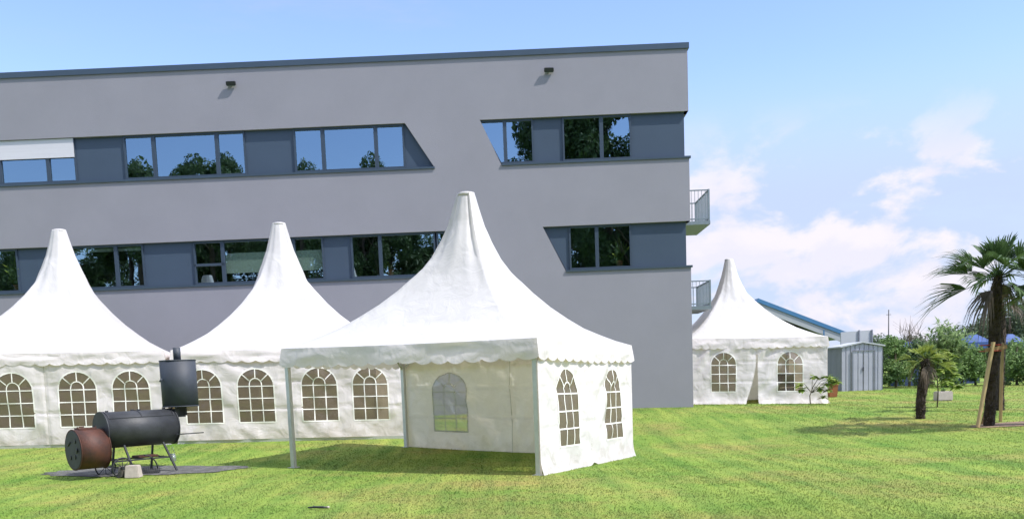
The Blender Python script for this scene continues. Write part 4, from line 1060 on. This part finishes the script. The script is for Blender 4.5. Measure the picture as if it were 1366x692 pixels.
for s_ in (0, 1):
    x0, x1 = (-.08, w/2) if s_ == 0 else (w/2, w+.08); z0, z1 = (hh-.0, hh+.185) if s_ == 0 else (hh+.185, hh-.0)
    prism(bm, [Vector((x0,-.08,z0)), Vector((x1,-.08,z1)), Vector((x1,-.08,z1+.06)), Vector((x0,-.08,z0+.06))], Vector((0,dp+.16,0)))
obj('roof', bm, BLOCK, t)
for s_ in (0,1):
    bm = NB(); x0 = .50+.46*s_; ribbed(bm, (x0,-.035,0), (x0+.44,-.035,0), .05, lambda f: 1.80, Vector((0,-1,0)), .22, .02); dd_ = obj('door', bm, SHEDM, t)
    if s_ == 0:
        bm = NB(); box(bm, (.90,-.08,.92), (.93,-.04,1.10)); obj('handle', bm, DARK, dd_)
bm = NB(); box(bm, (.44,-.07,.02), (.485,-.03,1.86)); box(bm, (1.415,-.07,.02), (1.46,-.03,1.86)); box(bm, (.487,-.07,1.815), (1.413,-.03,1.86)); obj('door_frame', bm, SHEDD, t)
# ------------------------------------------------------------ hall with the blue roof edge
A = at(1019, 406, 52); B = at(1137, 451, 52); hb = Vector((A.x, 52, .4)); t = thing('blue_roofed_hall', 'low pale hall with a sloping blue-edged roof behind the far tent', 'hall', hb)
def lo(v): return Vector(v)-hb
dr = (B-A).normalized(); nz_ = Vector((-dr.z,0,dr.x))
A0 = A - dr*.4
bm = NB(); prism(bm, [lo(A0), lo(B), lo(B+nz_*.20), lo(A0+nz_*.20)], Vector((0,14,0))); obj('roof', bm, BLUER, t)
bm = NB(); prism(bm, [lo(A0-nz_*.36)+Vector((0,.05,0)), lo(B-nz_*.36)-dr*.2+Vector((0,.05,0)), lo(B-nz_*.004)-dr*.15+Vector((0,.05,0)), lo(A0-nz_*.004)+Vector((0,.05,0))], Vector((0,.12,0))); obj('fascia', bm, PALEW, t)
bm = NB(); prism(bm, [Vector((-.1,1.6,-.5)), Vector((B.x-A.x-.9,1.6,-.5)), Vector((B.x-A.x-.9,1.6,B.z-.2-hb.z)), lo(A0-nz_*.1)+Vector((.3,1.6,-.1))], Vector((0,12,0))); obj('wall', bm, mat('hall_wall', (.16,.17,.18), .8), t)
bm = NB(); prism(bm, [Vector((B.x-A.x-1.6,1.0,-.5)), Vector((B.x-A.x+.9,1.0,-.5)), Vector((B.x-A.x+.9,1.0,B.z-.45-hb.z)), Vector((B.x-A.x-1.6,1.0,B.z-.5-hb.z))], Vector((0,.5,0))); obj('side_wall', bm, PALEW, t)
bm = NB(); q = at(1099, 440, 51.9); bar(bm, lo(q), lo(q)+Vector((0,0,-.35)), .06, .06); obj('bracket', bm, BLUER, t)
# light grey screen wall
Bq = at(1122, 462, 48.5); Cq = at(1163, 462, 48.5); tz = at(1163, 440, 48.5).z
t = thing('panel_wall', 'light grey panel wall with dark posts rising behind the shed', 'wall', Vector((Bq.x,48.5,gz(Bq.x,48.5))))
g_ = gz(Bq.x,48.5); bm = NB(); prism(bm, [Vector((0,0,0)), Vector((Cq.x-Bq.x,0,0)), Vector((Cq.x-Bq.x,0,tz-g_)), Vector((0,0,tz-g_-.05))], Vector((0,.12,0))); obj('panel', bm, BLOCK, t)
for f in (.58, 1.0):
    x = (Cq.x-Bq.x)*f; bm = NB(); box(bm, (x-.035,-.06,0), (x+.03,-.003,tz-g_+.02)); obj('post', bm, SHEDD, t)

# ------------------------------------------------------------ trees behind the photographer (mirrored in the office windows)
random.seed(31)
def bigtree(seed, h, w):
    random.seed(seed); t = thing('tree', 'x', 'tree', (0,0,0), 0, 'tall trees behind the photographer')
    bl = []
    for _ in range(34):
        f = random.random(); a = random.random()*6.28; rr = w*.5*math.sin(math.pi*(.15+.8*f)); bl.append((math.cos(a)*rr*.8, math.sin(a)*rr*.8, h*(.16+.76*f), w*random.uniform(.09,.16), .9))
    bm = NB(); leaves(bm, bl, 34000, .25); obj('crown', bm, LEAF2, t)
    bm = NB(); trunk_limbs(bm, h*.92, w*.04, 26, w*.42, .2); obj('trunk', bm, BARK2, t)
    return t
T0 = bigtree(3, 17.5, 8.5); T0['label'] = 'tall tree reflected in the upper windows second from the left'
T0.location = (-24.5,-10,0)
def dup(t, loc, rz, sc, lab):
    c = t.copy(); COL.objects.link(c); c.location = loc; c.rotation_euler = (0,0,rz); c.scale = (sc[0],sc[0],sc[1]); c['label'] = lab
    for ch in list(t.children): d = ch.copy(); COL.objects.link(d); d.parent = c
_k = 0
for x, y, hs, ws, lab in ((-31,-12,1.18,1.,'tall tree reflected low in the second upper window, left part'), (-17.5,-11,1.12,.9,'tall tree reflected low in the third upper window'),
        (-11,-9,1.10,.75,'tree reflected at the right of the third upper window'), (-3.5,-11,1.08,.9,'tree left of the one reflected in the window with the slanted edge'),
        (1.5,-10,1.38,.9,'tall tree reflected in the window with the slanted edge'), (8.5,-10,1.55,1.15,'very tall tree, reflected in the upper window near the building corner'),
        (4.6,-9,1.42,1.1,'full crowned tall tree reflected in the left half of the window near the corner'), (7,-15,1.62,1.2,'tallest tree of all, behind the ones reflected near the corner'), (-28,-16,1.21,.8,'slim tree behind the one reflected low in the second upper window'),
        (16,-13,1.3,1.,'tall tree beyond the one reflected near the building corner'), (-38,-12,.95,1.,'lower tree left of the reflected row'),
        (-25,-16,1.24,.9,'tree standing between the two trees reflected in the second upper window'), (-13.5,-16,1.13,.8,'thin tree behind the trees reflected in the third upper window'),
        (-44,-21,.95,1.3,'tree at the far left end of the back row behind the photographer'), (-36,-22,1.0,1.3,'second tree from the left in the back row behind the photographer'),
        (-28,-20,.98,1.3,'third tree from the left in the back row behind the photographer'), (-20,-22,1.0,1.3,'fourth tree from the left in the back row behind the photographer'),
        (-12,-20,.95,1.3,'fifth tree from the left in the back row behind the photographer'), (-4,-21,.98,1.3,'sixth tree from the left in the back row behind the photographer'),
        (5,-22,1.1,1.3,'third tree from the right in the back row behind the photographer'), (13,-20,1.1,1.3,'second tree from the right in the back row behind the photographer'), (21,-22,1.,1.3,'tree at the right end of the back row behind the photographer')):
    if y < -18: _k += 1; dup(T0, (x+3.5,y-5,0), _k*2.3, (ws,hs*.92), lab.replace('back row','farthest row'))
    _k += 1; dup(T0, (x,y,0), _k*1.7, (ws,hs), lab)
T0.scale = (1,1,1.15)

blades(330000, [(ac.x,ac.y,1.5,.50)])

# ------------------------------------------------------------ light
SUN_AZ = Vector((.90,-.43,0)).normalized(); EL = R(50)
sdir = Vector((SUN_AZ.x*math.cos(EL), SUN_AZ.y*math.cos(EL), math.sin(EL)))
sl_ = D.lights.new('sun', 'SUN'); sl_.energy = 2.9; sl_.angle = R(.55); sl_.color = (1,.955,.89)
so = D.objects.new('sun', sl_); COL.objects.link(so); so.rotation_euler = sdir.to_track_quat('Z','Y').to_euler()
W = D.worlds.new('World'); SC.world = W; W.use_nodes = True; nt = W.node_tree; bg = nt.nodes['Background']; L = nt.links
sky = nt.nodes.new('ShaderNodeTexSky'); sky.sky_type = 'NISHITA'; sky.sun_disc = False; sky.sun_elevation = EL; sky.sun_rotation = math.atan2(sdir.x, sdir.y)
sky.air_density = 1.0; sky.dust_density = .6; sky.ozone_density = 1.5
tc = nt.nodes.new('ShaderNodeTexCoord'); sep = nt.nodes.new('ShaderNodeSeparateXYZ'); L.new(tc.outputs['Generated'], sep.inputs[0])
def math_(op, a, b=None, clamp=False):
    n = nt.nodes.new('ShaderNodeMath'); n.operation = op; n.use_clamp = clamp
    for i, v in enumerate((a, b)):
        if v is None: continue
        if isinstance(v, (int,float)): n.inputs[i].default_value = v
        else: L.new(v, n.inputs[i])
    return n.outputs[0]
def sstep(v, a, b):
    n = nt.nodes.new('ShaderNodeMapRange'); n.interpolation_type = 'SMOOTHSTEP'; L.new(v, n.inputs[0]); n.inputs[1].default_value = a; n.inputs[2].default_value = b
    return n.outputs[0]
def wnoise(scale, st, det, rough=.55, loc=(0,0,0), dist=0):
    mp = nt.nodes.new('ShaderNodeMapping'); mp.inputs['Scale'].default_value = st; mp.inputs['Location'].default_value = loc; L.new(tc.outputs['Generated'], mp.inputs[0])
    n = nt.nodes.new('ShaderNodeTexNoise'); n.inputs['Scale'].default_value = scale; n.inputs['Detail'].default_value = det; n.inputs['Roughness'].default_value = rough; n.inputs['Distortion'].default_value = dist
    L.new(mp.outputs[0], n.inputs['Vector']); return n.outputs['Fac']
z = sep.outputs['Z']; ahead = sstep(sep.outputs['Y'], -.05, .35)
veil = math_('MULTIPLY', math_('MULTIPLY', math_('SUBTRACT', 1.0, sstep(z, .15, .29)), sstep(wnoise(2.4,(1,1,3.2),7), .12, .52)), .92)
pn = wnoise(8.5,(1,1,1.7),9,.56,(3.1,.4,.2),.25)
puff = math_('MULTIPLY', sstep(pn, .485, .60), math_('SUBTRACT', 1.0, sstep(z, .16, .25)))
shade_ = math_('MULTIPLY', sstep(wnoise(8.5,(1,1,1.7),6,.5,(3.1,.4,.235),.25), .50, .62), .45)
high = math_('MULTIPLY', sstep(wnoise(2.6,(1,1,4),7,.6,(7.1,2.4,1.2)), .52, .78), math_('MULTIPLY', sstep(z, .22, .33), .65))
soft = math_('MAXIMUM', veil, high)
def cmix(fac, a, b):
    m = nt.nodes.new('ShaderNodeMix'); m.data_type = 'RGBA'; L.new(fac, m.inputs[0])
    for i, v in ((6,a),(7,b)):
        if isinstance(v, tuple): m.inputs[i].default_value = (*v,1)
        else: L.new(v, m.inputs[i])
    return m.outputs[2]
tint = nt.nodes.new('ShaderNodeMix'); tint.data_type = 'RGBA'; tint.blend_type = 'MULTIPLY'; tint.inputs[0].default_value = 1; L.new(sky.outputs[0], tint.inputs[6]); tint.inputs[7].default_value = (.80,.80,.97,1)
c = cmix(math_('MULTIPLY', veil, ahead), tint.outputs[2], (1.95,2.30,3.10))
c = cmix(math_('MULTIPLY', high, ahead), c, (1.80,2.10,3.25))
pc = cmix(shade_, (3.30,3.10,3.32), (2.55,2.60,3.10))
c = cmix(math_('MULTIPLY', math_('MULTIPLY', puff, ahead), .9), c, pc)
fill_veil = math_('MULTIPLY', math_('MULTIPLY', sstep(z, .42, .60), sstep(wnoise(2.0,(1,1,1),6), .30, .62)), .75)  # bright cloud veil overhead, out of view, added to lift the fill light
c = cmix(fill_veil, c, (6.5,6.6,7.0))
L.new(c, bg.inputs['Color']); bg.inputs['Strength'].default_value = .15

SC.view_settings.view_transform = 'Standard'; SC.view_settings.look = 'None'; SC.view_settings.exposure = 1.05; SC.view_settings.gamma = 1; SC.view_settings.use_curve_mapping = False
SC.cycles.max_bounces = 8; SC.cycles.transparent_max_bounces = 16; SC.cycles.use_denoising = True
